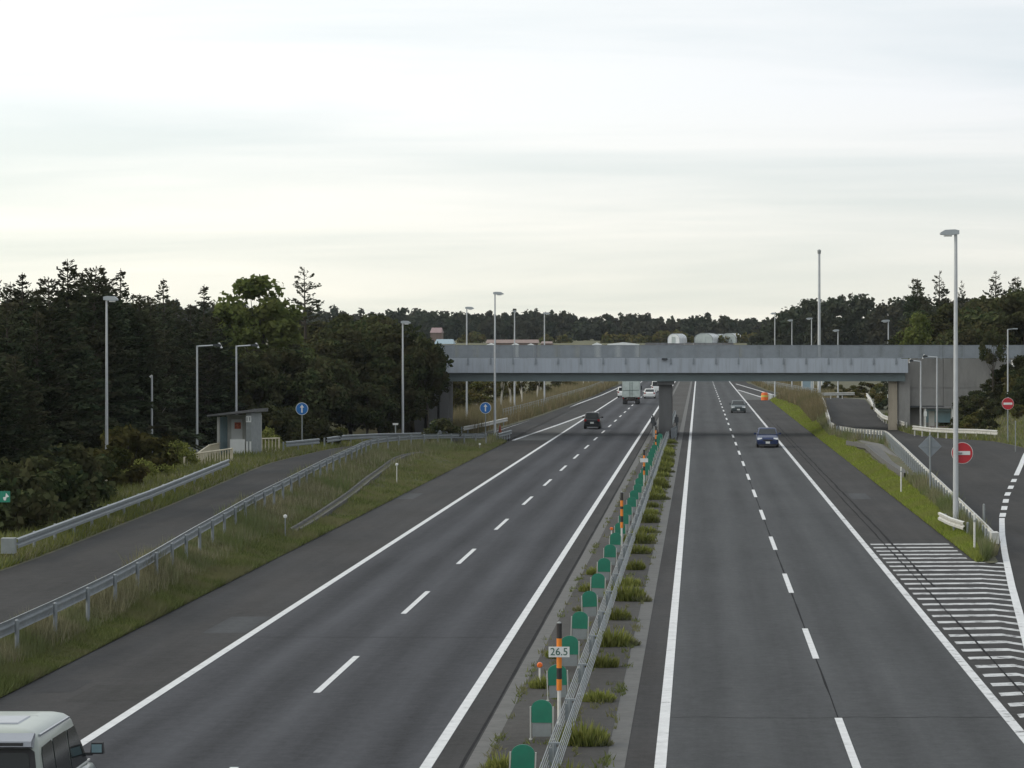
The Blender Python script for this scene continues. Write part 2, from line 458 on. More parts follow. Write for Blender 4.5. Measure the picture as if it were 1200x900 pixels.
foliage('grass_vivid', (0.14, 0.19, 0.035), (0.33, 0.38, 0.08), 0.3, 0.35, (0.24, 0.26, 0.075), objvar=0.05)
foliage('grass_dry', (0.15, 0.145, 0.085), (0.32, 0.30, 0.19), 0.3, 0.3, (0.15, 0.18, 0.075), objvar=0.05)
foliage('reed', (0.14, 0.115, 0.065), (0.30, 0.25, 0.15), 0.3, 0.2, (0.16, 0.15, 0.08), objvar=0.05)

# ------------------------------------------------------------------ the ground and the highway
YS_FAR = [-60, 0, 40, 80, 120, 160, 200, 240, 280, 320, 400, 480, 560, 640] + list(range(670, 1420, 30)) + [2000, 4000, 9000]
XS_FAR = [-9000, -3000, -1000, -500, -200, -100, -50, -25, -15.5, 0, 10, 25, 50, 100, 200, 500, 1000, 3000, 9000]
struct(sheet('ground', [[(x, y, gz(y) - 0.07) for x in XS_FAR] for y in YS_FAR], 'field'))

YS_ROAD = [-60] + list(range(20, 660, 20)) + list(range(660, 1000, 20))
highway = struct(empty('highway', (0, 0, 0)))
def strip(name, x0, x1, z, m, parent=highway, ys=YS_ROAD):
    return sheet(name, [[(x0, y, gz(y) + z), (x1, y, gz(y) + z)] for y in ys], m, parent)
strip('hard_shoulder', -15.5, -12.25, 0, 'asphalt_shoulder')
strip('carriageway', -12.25, -4.95, 0, 'asphalt_lane_dark')
strip('inner_shoulder', -4.95, -4.35, 0, 'asphalt_shoulder')
strip('gutter', -4.35, -4.0, 0.006, 'gutter_concrete')
strip('median_paving', -4.0, -1.75, 0.01, 'median_paving')
strip('gutter', -1.75, -1.38, 0.006, 'gutter_concrete')
strip('inner_shoulder', -1.38, -0.82, 0, 'asphalt_shoulder')
strip('carriageway', -0.82, 6.6, 0, 'asphalt_lane')
strip('hard_shoulder', 6.6, 10.0, 0, 'asphalt_shoulder')
def wobble_strip(name, x, w, z, m, amp, y0, y1, step=2.5, parent=highway):
    r = random.Random(int(abs(x) * 100)); rw = []; y = y0
    while y <= y1:
        d = r.uniform(-amp, amp); ww = w * r.uniform(0.55, 1.3)
        rw.append([(x + d - ww / 2, y, z), (x + d + ww / 2, y, z)]); y += step
    return sheet(name, rw, m, parent)
wobble_strip('tar_seam', -4.42, 0.07, 0.004, 'tar', 0.012, 20, 500)
wobble_strip('tar_seam', 2.93, 0.045, 0.004, 'tar', 0.006, 20, 400)
wobble_strip('tar_seam', 7.30, 0.06, 0.012, 'tar', 0.02, 20, 330)
wobble_strip('tar_seam', 7.62, 0.09, 0.012, 'tar', 0.03, 98, 300)

for px, py, w, l, m in ((118, 822, 1.6, 3.2, 'asphalt_slip'), (60, 812, .9, 2.6, 'tar_patch'), (262, 742, 1.2, 5.0, 'asphalt_lane'), (390, 640, 1.4, 4.0, 'asphalt_slip'), (1010, 585, 1.0, 6.0, 'asphalt_lane'), (930, 505, 1.3, 9.0, 'asphalt_slip'), (470, 585, 1.2, 6.0, 'asphalt_lane')):
    q = at_h(px, py); sheet('repair_patch', [[(q.x - w / 2, q.y, .003), (q.x + w / 2, q.y + .1, .003)], [(q.x - w / 2 + .05, q.y + l, .003), (q.x + w / 2, q.y + l, .003)]], m, highway)
for y, x0, x1 in ((63.6, -.7, 6.6), (97, 6.7, 10), (140, -.7, 6.5), (81, -12.1, -5.2), (151, -15.4, -12.3), (118, -15.4, -12.3)):
    rs = random.Random(int(y)); sheet('tar_seam', [[(x, y + d, .0035), (x, y + d + rs.uniform(.03, .09), .0035)] for x, d in ((x0 + (x1 - x0) * k / 9, rs.uniform(-.12, .12)) for k in range(10))], 'tar_patch', highway)
# painted lines
def line(x, w, m, y0=20, y1=660):
    ys = list(np.arange(y0, y1, 20)) + [y1]
    return sheet('edge_line', [[(x - w / 2, y, gz(y) + 0.008), (x + w / 2, y, gz(y) + 0.008)] for y in ys], m, highway)
line(-12.15, 0.22, 'paint_fresh')
line(-5.07, 0.22, 'paint_fresh')
line(-0.72, 0.22, 'paint_fresh')
line(6.50, 0.22, 'paint_worn')
dash_b = MB(); dash_b.rows([[(-0.08, 0, 0), (0.08, 0, 0)], [(-0.08, 4, 0), (0.08, 4, 0)], [(-0.08, 8, 0), (0.08, 8, 0)]])
dash_me = dash_b.mesh('lane_dash', 'paint_fresh', fix=False)
for x, y0 in ((-8.62, 28.1), (2.93, 35.5)):
    y = y0
    while y < 650:
        o = link('lane_dash', dash_me, highway); o.location = (x, y, 0.008); y += 20

# curved line of the slip road on the right and the zebra hatching before its nose
CW_Y = np.array([40, 55, 70, 82.7, 98, 113, 124, 133.6, 150, 178, 200])
CW_X = np.array([6.55, 6.7, 7.85, 8.9, 10.15, 11.45, 12.45, 13.4, 15.3, 19.0, 21.8])
def rzs(y):      # the slip road on the right is at road level near the camera, then climbs (see RZ below)
    return float(np.interp(y, [0, 118, 140, 160, 185, 215, 235, 250, 265, 300, 350, 390, 430, 460, 900], [0, 0, .2, .5, .9, 1.0, .6, .45, .5, .8, 1.5, 1.0, .3, 0, 0]))
rows_ = [[(float(np.interp(y, CW_Y, CW_X)) - 0.12, y, rzs(y) + 0.018), (float(np.interp(y, CW_Y, CW_X)) + 0.12, y, rzs(y) + 0.018)] for y in np.arange(58, 134.1, 2)]
sheet('edge_line', rows_, 'paint_fresh', highway)
for y in (134.8, 139.6, 144.6, 149.8, 155.2, 161.0, 167):
    rw = []
    for yy in np.linspace(y, y + 2.6 if y < 166 else y + 26, 6):
        x = float(np.interp(yy, CW_Y, CW_X)); rw.append([(x - 0.14, yy, rzs(yy) + 0.022), (x + 0.14, yy, rzs(yy) + 0.022)])
    sheet('curve_dash', rw, 'paint_fresh', highway)
zr = random.Random(3)
for k in range(29):
    y = 118.7 - 1.96 * k
    xe = float(np.interp(y, CW_Y, CW_X)) - 0.12
    if y > 109: xe = min(xe, 9.85)
    if y < 60: continue
    xk = 6.62 + (xe - 6.62) * 0.78 if y < 109 else xe
    t = 0.32
    pts = [(6.75, y), (xk, y + 0.25 + zr.uniform(-.05, .05))]
    if xe > xk + 0.1: pts.append((xe, y - 0.55))
    rw = [[(px, py - t, 0.007), (px, py + t, 0.007)] for px, py in pts]
    sheet('hatch_stripe', rw, 'paint_faded', highway)

# ------------------------------------------------------------------ bus-stop slip roads on both sides, with their banks
def smooth_table(ys, vs, lo, hi, sigma=5.0):
    g = np.arange(lo, hi + 1, 1.0)
    v = np.interp(g, ys, vs)
    k = np.exp(-0.5 * (np.arange(-15, 16) / sigma) ** 2); k /= k.sum()
    return g, np.convolve(np.pad(v, 15, mode='edge'), k, mode='valid')
class Tab:
    def __init__(s, ys, vs, sigma=4.0): s.g, s.v = smooth_table(ys, vs, 0, 700, sigma)
    def __call__(s, y): return float(np.interp(y, s.g, s.v))
LY = [20, 60, 73.2, 77.4, 84.4, 93, 104, 114, 126, 141.6, 164, 181, 196, 206, 215, 224, 235, 245, 262, 700]
LGX = Tab(LY, [-17.6, -17.1, -16.8, -16.65, -16.6, -16.85, -17.5, -17.95, -18.6, -19.2, -20.1, -20.6, -21.3, -20.6, -19.4, -17.8, -16.2, -15.9, -15.9, -15.9])   # guardrail line
LGZ = Tab(LY, [.1, .2, .32, .45, .55, .65, .7, .75, .8, .85, .95, 1.0, 1.0, .9, .75, .5, .2, .1, .03, .012])
LLX = Tab([20, 76.8, 100, 130, 163, 175, 190, 205, 220, 235, 267, 331, 463, 560, 700],
          [-22.6, -22.4, -22.1, -23.0, -24.4, -24.9, -24.4, -24.2, -23.2, -21.4, -18.9, -17.4, -15.75, -15.6, -15.6])          # far edge of the slip road
RY = [0, 100, 118, 140, 160, 185, 215, 235, 250, 265, 300, 350, 400, 440, 480, 520, 700]
RGX = Tab(RY, [10.3, 10.6, 11.4, 11.9, 12.2, 12.6, 13.4, 12.2, 11.3, 11.6, 12.6, 14.2, 13.2, 10.6, 10.3, 10.3, 10.3], 3.0)
RLX = Tab([0, 40, 60, 100, 120, 150, 204, 215, 235, 250, 265, 300, 350, 400, 440, 480, 520, 604, 700],
          [11, 12, 14, 17, 18.5, 20.5, 21.8, 20.8, 18.6, 17.4, 17, 17.8, 19.3, 18.2, 15.2, 13.2, 11.4, 10.4, 10.4])
def RGZ(y): return rzs(y)

def bank_profile_l(y, s):
    zg = LGZ(y)
    return 0.02 + (zg - 0.02) * (s ** 1.25) + 0.05 * math.sin(s * 9 + y * 0.21) * s * (1 - s)
ys_l = np.arange(20, 246, 3.0)
struct(sheet('grass_bank', [[(-15.5 + (LGX(y) - 0.45 + 15.5) * s, y, bank_profile_l(y, s)) for s in np.linspace(0, 1, 9)] for y in ys_l], 'bank_soil'))
slip_l = struct(sheet('slip_road', [[(LGX(y) - 0.45 if y < 246 else -15.5, y, max(LGZ(y), .012) + 0.004), ((LGX(y) + LLX(y)) / 2 - 0.2, y, max(LGZ(y), .012) + 0.03), (LLX(y), y, max(LGZ(y), .012) + 0.004)] for y in np.arange(20, 560, 3.0)], 'asphalt_slip'))
struct(sheet('verge', [[(LLX(y), y, LGZ(y)), (LLX(y) - 1.5, y, LGZ(y) + 0.03), (LLX(y) - 4.5, y, LGZ(y) - 0.05), (LLX(y) - 9, y, LGZ(y) * 0.4), (LLX(y) - 16, y, -0.09)] for y in np.arange(20, 640, 4.0)], 'bank_soil'))

def bank_profile_r(y, s):
    return 0.02 + (RGZ(y) - 0.02) * (s ** 1.3)
ys_r = list(np.arange(113, 432, 2.5))
struct(sheet('grass_bank', [[(10.0 + (RGX(y) - 10.0) * s, y, bank_profile_r(y, s) + 0.12 * s * (1 - s) * 4) for s in np.linspace(0, 1, 7)] for y in ys_r], 'bank_soil'))
struct(sheet('grass_nose', [[(10.0 + 0.25 * (1 - t) + (1.0 - .45 * (1 - t)) * s, 109.0 + 4.0 * t - 0.8 * math.sin(s * math.pi) * (1 - t), 0.03 + 0.05 * math.sin(s * math.pi) * t) for s in np.linspace(0, 1, 7)] for t in np.linspace(0, 1, 5)], 'bank_soil'))
struct(sheet('slip_road', [[(10.0 if y < 113 or y > 440 else RGX(y), y, RGZ(y) + (0.006 if y > 113 else 0.002)), ((RGX(y) + RLX(y)) / 2, y, RGZ(y) + (0.012 if y > 113 else 0.002)), (RLX(y), y, RGZ(y) + 0.002)] for y in np.arange(20, 606, 2.5)], 'asphalt_slip'))
def hill(x, y):
    """planted slope up to the abutment on the right"""
    return 5.4 * sm(2.0, 11.0, x - RLX(y) - 0.6) * sm(196, 240, y) * (1 - sm(272, 300, y)) + 1.2 * sm(3, 30, x - RLX(y))
struct(sheet('verge', [[(RLX(y) + d, y, RGZ(y) * (1 - sm(2, 30, d)) + hill(RLX(y) + d, y) - 0.001 - (0.08 if d > 50 else 0)) for d in (0, .8, 1.6, 2.5, 3.5, 4.5, 5.5, 6.5, 7.5, 9, 12, 17, 25, 40, 60)] for y in np.arange(20, 640, 3.0)], 'bank_soil'))

# merging and diverging lines and the pale gores beyond the bridge
def slip_line(name, xs, ys, w, m, z=0.02, n=14):
    yy = np.linspace(ys[0], ys[-1], n)
    return sheet(name, [[(float(np.interp(y, ys, xs)) - w / 2, y, z), (float(np.interp(y, ys, xs)) + w / 2, y, z)] for y in yy], m, highway)
slip_line('edge_line', [-18.4, -16.9, -15.1, -14.6], [262, 331, 463, 560], 0.3, 'paint_worn', 0.045)
slip_line('edge_line', [-15.2, -13.6, -12.3], [247, 300, 352], 0.3, 'paint_worn', 0.03)
sheet('gore', [[(float(np.interp(y, [247, 300, 350], [-15.05, -13.5, -12.3])), y, 0.02), (-12.27, y, 0.02)] for y in np.linspace(247, 349, 12)], 'asphalt_gore', highway)
slip_line('edge_line', [12.5, 11.4, 7.4], [448, 479, 604], 0.35, 'paint_worn', 0.03)
slip_line('edge_line', [9.7, 8.3, 6.75], [441, 480, 524], 0.35, 'paint_worn', 0.03)
sheet('gore', [[(6.62, y, 0.012), (float(np.interp(y, [431, 441, 524], [9.6, 9.6, 6.7])), y, 0.012)] for y in np.linspace(431, 522, 10)], 'asphalt_gore', highway)

# concrete gutters on the banks
def bank_gutter(pts, w):
    b = MB(); n = len(pts); rws = []
    for i, p in enumerate(pts):
        p = Vector(p); d = (Vector(pts[min(i + 1, n - 1)]) - Vector(pts[max(i - 1, 0)])).normalized(); s = Vector((d.y, -d.x, 0))
        rws.append([p + s * a + Vector((0, 0, z)) for a, z in ((-w / 2 - .1, -.15), (-w / 2 - .1, .16), (-w / 2, .16), (-w * .3, .02), (w * .3, .02), (w / 2, .16), (w / 2 + .1, .16), (w / 2 + .1, -.15))])
    b.rows(rws); return b
gp = []
for y in np.arange(124, 206, 4.0):
    s = 0.30 + 0.32 * sm(112, 200, y); gp.append((-15.5 + (LGX(y) - 0.45 + 15.5) * s, y, bank_profile_l(y, s) - 0.05))
tag(bank_gutter(gp, 0.30).build('drain_channel', 'drain_concrete'), 'long dark concrete drain channel running through the left grass bank', 'drain')
gp = [(12.0, 168, .56), (11.9, 180, .64), (11.95, 195, .72), (12.15, 210, .78), (11.6, 226, .52)]
tag(bank_gutter(gp, 1.0).build('drain_channel', 'gutter_concrete'), 'short broad concrete drain channel below the curving white guardrail on the right', 'drain')
gp = [(11.6, 262, .42), (11.9, 285, .5), (12.5, 308, .75), (13.1, 330, 1.1)]
tag(bank_gutter(gp, 0.8).build('drain_channel', 'gutter_concrete'), 'pale concrete drain channel in the right bank just beyond the bridge', 'drain')

# ------------------------------------------------------------------ the overbridge
BY0, BY1, BXL, BXR = 260.0, 269.0, -24.5, 18.0
bridge = empty('road_bridge', (-2.9, 264.5, 0))
tag(bridge, 'grey road bridge crossing the whole highway on a slim central pier', 'bridge')
def bpart(mb, name, m, parent=bridge):
    o = mb.build(name, m, None); o.parent = parent
    off = Vector((2.9, -264.5, 0)) if parent is bridge else Vector((0, 0, 0))
    o.location = off
    return o
b = MB(); b.box(((BXL + BXR) / 2, (BY0 + BY1) / 2, 6.45), (BXR - BXL - .1, BY1 - BY0 - 0.3, 0.3)); bpart(b, 'deck', 'old_concrete')
for y in (BY0 + 0.08, BY1 - 0.08):
    b = MB(); b.box(((BXL + BXR) / 2, y, 6.04), (BXR - BXL, 0.16, 1.22)); bpart(b, 'fascia', 'fascia_paint')
for y in (BY0 + 0.55, 263.2, 265.8, BY1 - 0.55):
    b = MB(); b.box(((BXL + BXR) / 2, y, 5.48), (BXR - BXL - 0.4, 0.06, 1.5)); b.box(((BXL + BXR) / 2, y, 4.715), (BXR - BXL - 0.4, 0.5, 0.03)); bpart(b, 'girder', 'girder_paint')
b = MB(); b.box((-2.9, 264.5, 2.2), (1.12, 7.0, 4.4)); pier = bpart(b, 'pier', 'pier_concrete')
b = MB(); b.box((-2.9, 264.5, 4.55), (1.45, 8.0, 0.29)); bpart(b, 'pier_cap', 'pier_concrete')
# right abutment: column with warm sunlight put into its colour, in front of a dark wall
b = MB(); b.box((16.75, 261.2, 2.3), (0.75, 0.8, 4.8)); bpart(b, 'column', 'sunlit_concrete')
b = MB(); b.box((17.75, 265.3, 3.1), (1.0, 8.4, 6.3)); bpart(b, 'abutment', 'old_concrete')
# left abutment of columns
for x in (-24.2, -23.0, -22.0):
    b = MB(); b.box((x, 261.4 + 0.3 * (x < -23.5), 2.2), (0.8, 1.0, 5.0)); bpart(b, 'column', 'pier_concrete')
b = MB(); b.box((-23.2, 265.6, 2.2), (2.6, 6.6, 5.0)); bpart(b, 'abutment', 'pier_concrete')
for x in (-17.5, -9.8, 3.2, 10.9):
    b = MB(); b.box((x, BY0 - .012, 6.04), (.34, .02, 1.1)); bpart(b, 'splice_plate', 'fascia_paint')
# railing: posts with brackets over the fascia, rails, close bars
FX = [x for x in np.arange(BXL + 0.75, 33.2, 1.94)]
for y, s in ((BY0 + 0.02, -1), (BY1 - 0.02, 1)):
    for x in FX:
        b = MB(); b.box((x, y, 7.2), (0.08, 0.08, 1.25))
        if x < BXR: b.box((x, y + s * 0.06, 6.42), (0.17, 0.07, 0.5), top=(0.75, 1))
        bpart(b, 'railing_post', 'fence_steel')
    b = MB()
    x0, x1 = BXL, 33.5
    b.box(((x0 + x1) / 2, y, 7.80), (x1 - x0, 0.07, 0.05)); bpart(b, 'top_rail', 'fence_steel')
    b = MB(); b.box(((x0 + x1) / 2, y, 6.72), (x1 - x0, 0.06, 0.05)); bpart(b, 'bottom_rail', 'fence_steel')
    b = MB()
    for x in np.arange(x0, x1, 0.06): b.box((x, y + 0.004, 7.25), (0.046, 0.02, 1.05))
    o = bpart(b, 'railing_bars', 'fence_steel'); o['kind'] = 'stuff'
b = MB(); b.box((-2.95, BY0 - 0.16, 6.62), (0.5, 0.25, 0.14)); bpart(b, 'sensor_box', 'dark_metal')

# approach on the right, behind a concrete retaining wall
wall = empty('retaining_wall', (26, 262, 0))
tag(wall, 'tall bare concrete retaining wall carrying the bridge road on the right', 'wall')
def wpart(mb, name, m):
    o = mb.build(name, m, None); o.parent = wall; o.location = (-26, -262, 0); return o
def wall_panel(x0, x1, z0, z1):
    b = MB(); b.box(((x0 + x1) / 2, 262.4, (z0 + z1) / 2), (x1 - x0 - 0.03, 0.5, z1 - z0 - 0.03)); return b
for x0, x1 in ((18.3, 21.2), (21.2, 25.2), (25.2, 29.2), (29.2, 33.4)):
    wpart(wall_panel(x0, x1, 2.55 if x0 < 21 else 0, 4.1), 'wall_panel', 'old_concrete')
    wpart(wall_panel(x0, x1, 4.1, 6.68), 'wall_panel', 'old_concrete')
b = MB(); b.box((25.85, 266.2, 3.3), (15, 7.0, 6.5)); wpart(b, 'backing', 'old_concrete')
b = MB(); b.box((19.75, 262.0, 2.48), (2.95, 1.4, 0.12)); wpart(b, 'canopy', 'dark_metal')
# road embankment behind, both sides
struct(sheet('embankment', [[(x, y, z) for x in (33, 60, 120, 300)] for y, z in ((246, 0.5), (258.5, 6.5), (271, 6.5), (286, 0))], 'bank_soil'))
struct(sheet('embankment', [[(x, y, z) for x in (-300, -120, -60, -24.6)] for y, z in ((248, -0.1), (261, 6.4), (268, 6.4), (282, -0.1))], 'bank_soil'))

# ------------------------------------------------------------------ guardrails
WSEC = [(-.175, .0), (-.15, .075), (-.06, .075), (-.02, .015), (.02, .015), (.06, .075), (.15, .075), (.175, .0)]
def resample(pts, step):
    pts = [Vector(p) for p in pts]; out = [pts[0]]; acc = 0.0
    for a, b_ in zip(pts, pts[1:]):
        L = (b_ - a).length; d = step - acc
        while d <= L:
            out.append(a + (b_ - a) * (d / L)); d += step
        acc = (L - (d - step))
    return out
def guardrail(label, pts, side, post_step=4.0, rail_m='galvanised', post_m='galvanised', group=None, height=0.6, end_caps=True, post_side=None):
    """pts along the ground; side=+1: the corrugated face looks to the right of the travel direction of pts"""
    pts = [Vector(p) for p in pts]
    base = pts[0].copy()
    root = empty('guardrail', base)
    tag(root, label, 'guardrail', group)
    fine = resample(pts, 1.0)
    if (fine[-1] - pts[-1]).length > 0.2: fine.append(pts[-1])
    rws = []
    for i, p in enumerate(fine):
        d = (fine[min(i + 1, len(fine) - 1)] - fine[max(i - 1, 0)]); d.z = 0; d.normalize()
        s = Vector((d.y, -d.x, 0)) * side
        c = p - base + Vector((0, 0, height))
        rws.append([c + s * (o + 0.06) + Vector((0, 0, z)) for z, o in WSEC] + [c + s * (o + 0.045) + Vector((0, 0, z)) for z, o in reversed(WSEC)])
    bb = MB(); bb.rows(rws, closed=True)
    n = len(WSEC) * 2
    bb.f.append(tuple(range(n))); bb.f.append(tuple(range(len(bb.v) - n, len(bb.v))))
    bb.build('rail_beam', rail_m, root)
    pm = MB(); pm.tube((0, 0, -0.3), (0, 0, height + 0.13), 0.057, n=8); pm.tube((0, 0, height + .13), (0, 0, height + .16), 0.057, 0.03, 8)
    pme = pm.mesh('post', post_m)
    bk = MB(); bk.box((0, 0, height), (0.09, 0.07, 0.2)); bkme = bk.mesh('bracket', post_m)
    for i, p in enumerate(resample(pts, post_step)):
        d = (pts[-1] - pts[0]); j = min(range(len(fine)), key=lambda k: (fine[k] - p).length)
        d = fine[min(j + 1, len(fine) - 1)] - fine[max(j - 1, 0)]; d.z = 0; d.normalize()
        s = Vector((d.y, -d.x, 0)) * side
        o = link('post', pme, root); o.location = p - base - s * 0.065
    return root
def curve_l(y0, y1, dx=0.0, dz=0.0, step=4): return [(LGX(y) + dx, y, LGZ(y) + dz) for y in np.arange(y0, y1 + .1, step)]
gl = guardrail('long galvanised guardrail along the top of the left grass bank', curve_l(50, 236), -1, 4.0)
def lverge(y, x): return LGZ(y) + 0.01
pts = [(-22.6, 99.7, LGZ(99.7)), (-23.7, 130, LGZ(130)), (-25.3, 162, LGZ(162))]
g2 = guardrail('galvanised guardrail on the far left edge of the bus lane leading to the shelter', pts, 1, 4.0)
bb = MB(); bb.box((0, 0, 0.56), (0.45, 0.5, 0.5), rz=0.1); o = bb.build('end_terminal', 'grey_panel', g2); o.location = (-0.12, -0.25, 0)
pts = [(-26.0, 189.5, LGZ(189)), (-25.2, 194, LGZ(194)), (-24.75, 196.5, LGZ(196))]
guardrail('short galvanised guardrail piece between the cream railing and the round bush', pts, 1, 3.0)
pts = [(-24.6, 199, LGZ(199)), (-24.5, 208, LGZ(208)), (-23.5, 220, LGZ(220)), (-21.8, 236, LGZ(236)), (-20.3, 252, LGZ(252))]
guardrail('galvanised guardrail behind the round bush curving towards the left bridge columns', pts, 1, 4.0)
pts = [(-20.2, 258, .08), (-19.4, 272, .05), (-18.6, 292, .03)]
guardrail('short pale guardrail under the left end of the bridge', pts, 1, 4.0, 'white_rail')
pts = [(-39, 213, .0), (-36.2, 208, .1), (-33.2, 206, .2)]
guardrail('galvanised guardrail low in front of the forest left of the shelter', pts, -1, 3.0)
pts = [(-16.0, 240, .03), (-15.75, 246, .03), (-15.6, 250, .03)]
guardrail('short guardrail end at the tip of the left grass bank', pts, 1, 2.0)
# right side
rp_ = [(RGX(y) - 0.15, y, RGZ(y) - 0.02) for y in np.arange(115, 251, 4)]
gr = guardrail('long white guardrail curving along the slip road on the right grass bank', rp_, 1, 2.0, 'white_rail', 'galvanised')
bb = MB(); bb.box((0.1, -0.3, 0.55), (0.3, 0.9, 0.42)); o = bb.build('end_terminal', 'white_rail', gr)
pts = [(11.25, 254, RGZ(254)), (11.3, 262, .42), (11.8, 275, .5), (12.6, 300, .72), (13.4, 325, 1.1), (14.0, 350, 1.42)]
guardrail('white guardrail rising on the left of the ramp under the bridge', pts, 1, 4.0, 'white_rail', 'white_rail')
pts = [(17.6, 257, .5), (17.25, 265, .55), (17.1, 280, .6), (17.6, 300, .82)]
guardrail('lower white guardrail on the right of the ramp beside the concrete column coloured as warmly sunlit', pts, -1, 4.0, 'white_rail', 'white_rail')
pts = [(18.1, 312, .95), (18.6, 325, 1.2), (19.4, 348, 1.5)]
guardrail('upper white guardrail piece on the right at the top of the ramp', pts, -1, 4.0, 'white_rail', 'white_rail')
pts = [(14.7, 366, 1.25), (16.6, 368, 1.25), (19.0, 370, 1.25)]
guardrail('pale guardrail running across the crest of the ramp under the bridge', pts, 1, 2.0, 'white_rail', 'white_rail')
pts = [(17.3, 243, .58), (18.2, 236, .6), (19.3, 228, .75), (20.6, 221, .9), (21.3, 214.5, 1.0)]
guardrail('curved white guardrail in front of the small shelter below the concrete wall', pts, 1, 3.0, 'white_rail', 'white_rail')
pts = [(10.75, 121.5, .06), (10.45, 124.5, .06), (10.3, 128.5, .06)]
guardrail('very short stub of white guardrail at the foot of the tall right lamp', pts, -1, 3.0, 'white_rail', 'galvanised', height=0.5)

# ------------------------------------------------------------------ median: cable barrier, anti-glare boards, striped poles, plants
STEP = 20 / 3.0
barrier = empty('cable_barrier', (-2.60, 40, 0.01))
tag(barrier, 'low steel cable barrier running along the middle of the median', 'barrier')
pb = MB(); pb.tube((0, 0, 0), (0, 0, 0.70), 0.055, n=8); pb.box((0, 0, 0.69), (0.2, 0.07, 0.04)); pb.box((0, 0, 0.44), (0.19, 0.08, 0.34)); pb.box((0, 0, 0.02), (0.22, 0.22, 0.04))
pme = pb.mesh('post', 'galvanised')
k = 0
POSTS_Y = []
y = 53.2 - 2 * STEP + 1.0
while y < 330:
    if not 252 < y < 275:
        o = link('post', pme, barrier); o.location = (0, y - 40, 0)
    POSTS_Y.append(y); y += STEP
for sx in (-0.10, 0.10):
    for hz in (0.26, 0.36, 0.46, 0.56, 0.66):
        for y0, y1 in ((41, 251), (276, 330)):
            bb = MB(); bb.tube((sx, y0 - 40, hz), (sx, y1 - 40, hz), 0.010, n=6); bb.build('cable', 'galvanised', barrier)
# steel guard plates shielding the pier
for lab, x0, x1 in (('grey steel guard plate on the right side of the bridge pier foot', -1.95, -2.35), ('grey steel guard plate on the left side of the bridge pier foot', -3.85, -3.45)):
    bb = MB(); bb.rows([[(x1, 248, .1), (x1, 248, .95)], [(x0, 255, .1), (x0, 255, 1.0)], [(x0, 272, .1), (x0, 272, 1.0)]])
    bb.rows([[(x1 + .06, 248, .1), (x1 + .06, 248, .95)], [(x0 + .06, 255, .1), (x0 + .06, 255, 1.0)], [(x0 + .06, 272, .1), (x0 + .06, 272, 1.0)]])
    root = tag(empty('guard_plate', (x0, 260, 0.01)), lab, 'guardrail')
    o = bb.build('plate', 'fence_steel', root, fix=False); o.location = (-x0, -260, -0.01)
    for yy in (250, 256, 262, 268):
        q = MB(); q.box((0.03, yy - 260, 0.45), (0.1, 0.1, 0.9)); q.build('post', 'galvanised', root)

bd = MB()
W2, HT = 0.205, 0.80
outl = [(-W2, 0.34), (W2, 0.34), (W2, 0.64)] + [(W2 * math.cos(a), 0.64 + 0.155 * math.sin(a)) for a in np.linspace(0.15, math.pi - 0.15, 9)] + [(-W2, 0.64)]
bd.prism(outl, -0.02, 0.02); board_panel_me = bd.mesh('panel', 'green_panel')
bd = MB(); bd.box((0, 0, 0.2), (0.38, 0.02, 0.27)); board_low_me = bd.mesh('lower_plate', 'grey_panel')
bd = MB(); bd.box((0, 0, 0.33), (0.025, 0.06, 0.66)); bd.box((0, 0, 0.01), (0.06, 0.1, 0.02)); board_leg_me = bd.mesh('leg', 'shelter_panel')
r = random.Random(5)
y, i = 53.2, 0
while y < 320:
    if not 246 < y < 276:
        root = empty('glare_board', (-3.13 + r.uniform(-.03, .03), y + r.uniform(-.1, .1), 0.01), r.uniform(-0.09, 0.09))
        tag(root, ('%s green anti-glare board on the median counting away from the camera' % nth(i)), 'glare board', 'green anti-glare boards along the median')
        root.rotation_euler[1] = r.uniform(-.04, .04)
        link('panel', board_panel_me, root); link('lower_plate', board_low_me, root)
        for sx in (-0.225, 0.225):
            o = link('leg', board_leg_me, root); o.location = (sx, 0, 0)
        i += 1
    y += STEP

def striped_pole(label, x, y, sign=None, h=2.1):
    root = tag(empty('striped_pole', (x, y, 0.01)), label, 'marker pole', 'striped snow poles on the median')
    bb = MB(); bb.tube((0, 0, 0), (0, 0, h * 0.34), 0.038, n=10); bb.build('base_tube', 'white_plastic', root)
    seg = [(0.34, 0.45, 'orange_band'), (0.45, 0.56, 'black_band'), (0.56, 0.69, 'orange_band'), (0.69, 0.74, 'black_band'), (0.74, 0.85, 'orange_band'), (0.85, 1.0, 'black_band')]
    for a, c_, m in seg:
        bb = MB(); bb.tube((0, 0, h * a), (0, 0, h * c_), 0.055, n=10); bb.build('band', m, root)
    bb = MB(); bb.tube((0, 0, h), (0, 0, h + .03), 0.05, 0.02, 10); bb.build('cap', 'grey_panel', root)
    if sign is not None:
        bb = MB(); bb.box((0, -0.075, h * 0.72), (0.43, 0.012, 0.215)); pl = bb.build('number_plate', 'sign_white', root)
        if sign:
            cu = bpy.data.curves.new('digits', 'FONT'); cu.body = sign; cu.size = 0.215; cu.align_x = 'CENTER'; cu.align_y = 'CENTER'; cu.extrude = 0.003; cu.offset = 0.0
            t = bpy.data.objects.new('digits', cu); COL.objects.link(t)
            dg = bpy.context.evaluated_depsgraph_get(); me = bpy.data.meshes.new_from_object(t.evaluated_get(dg)); bpy.data.objects.remove(t)
            me.materials.clear(); me.materials.append(M['plate_green'])
            t = link('digits', me, pl); t.location = (0, -0.086, h * 0.72); t.rotation_euler = (math.radians(90), 0, 0)
    return root
striped_pole('orange and black striped pole carrying the white plate 26.5', -2.88, 62.3, '26.5')
striped_pole('orange and black striped pole without plate beside the second orange reflector', -3.0, 117.5)
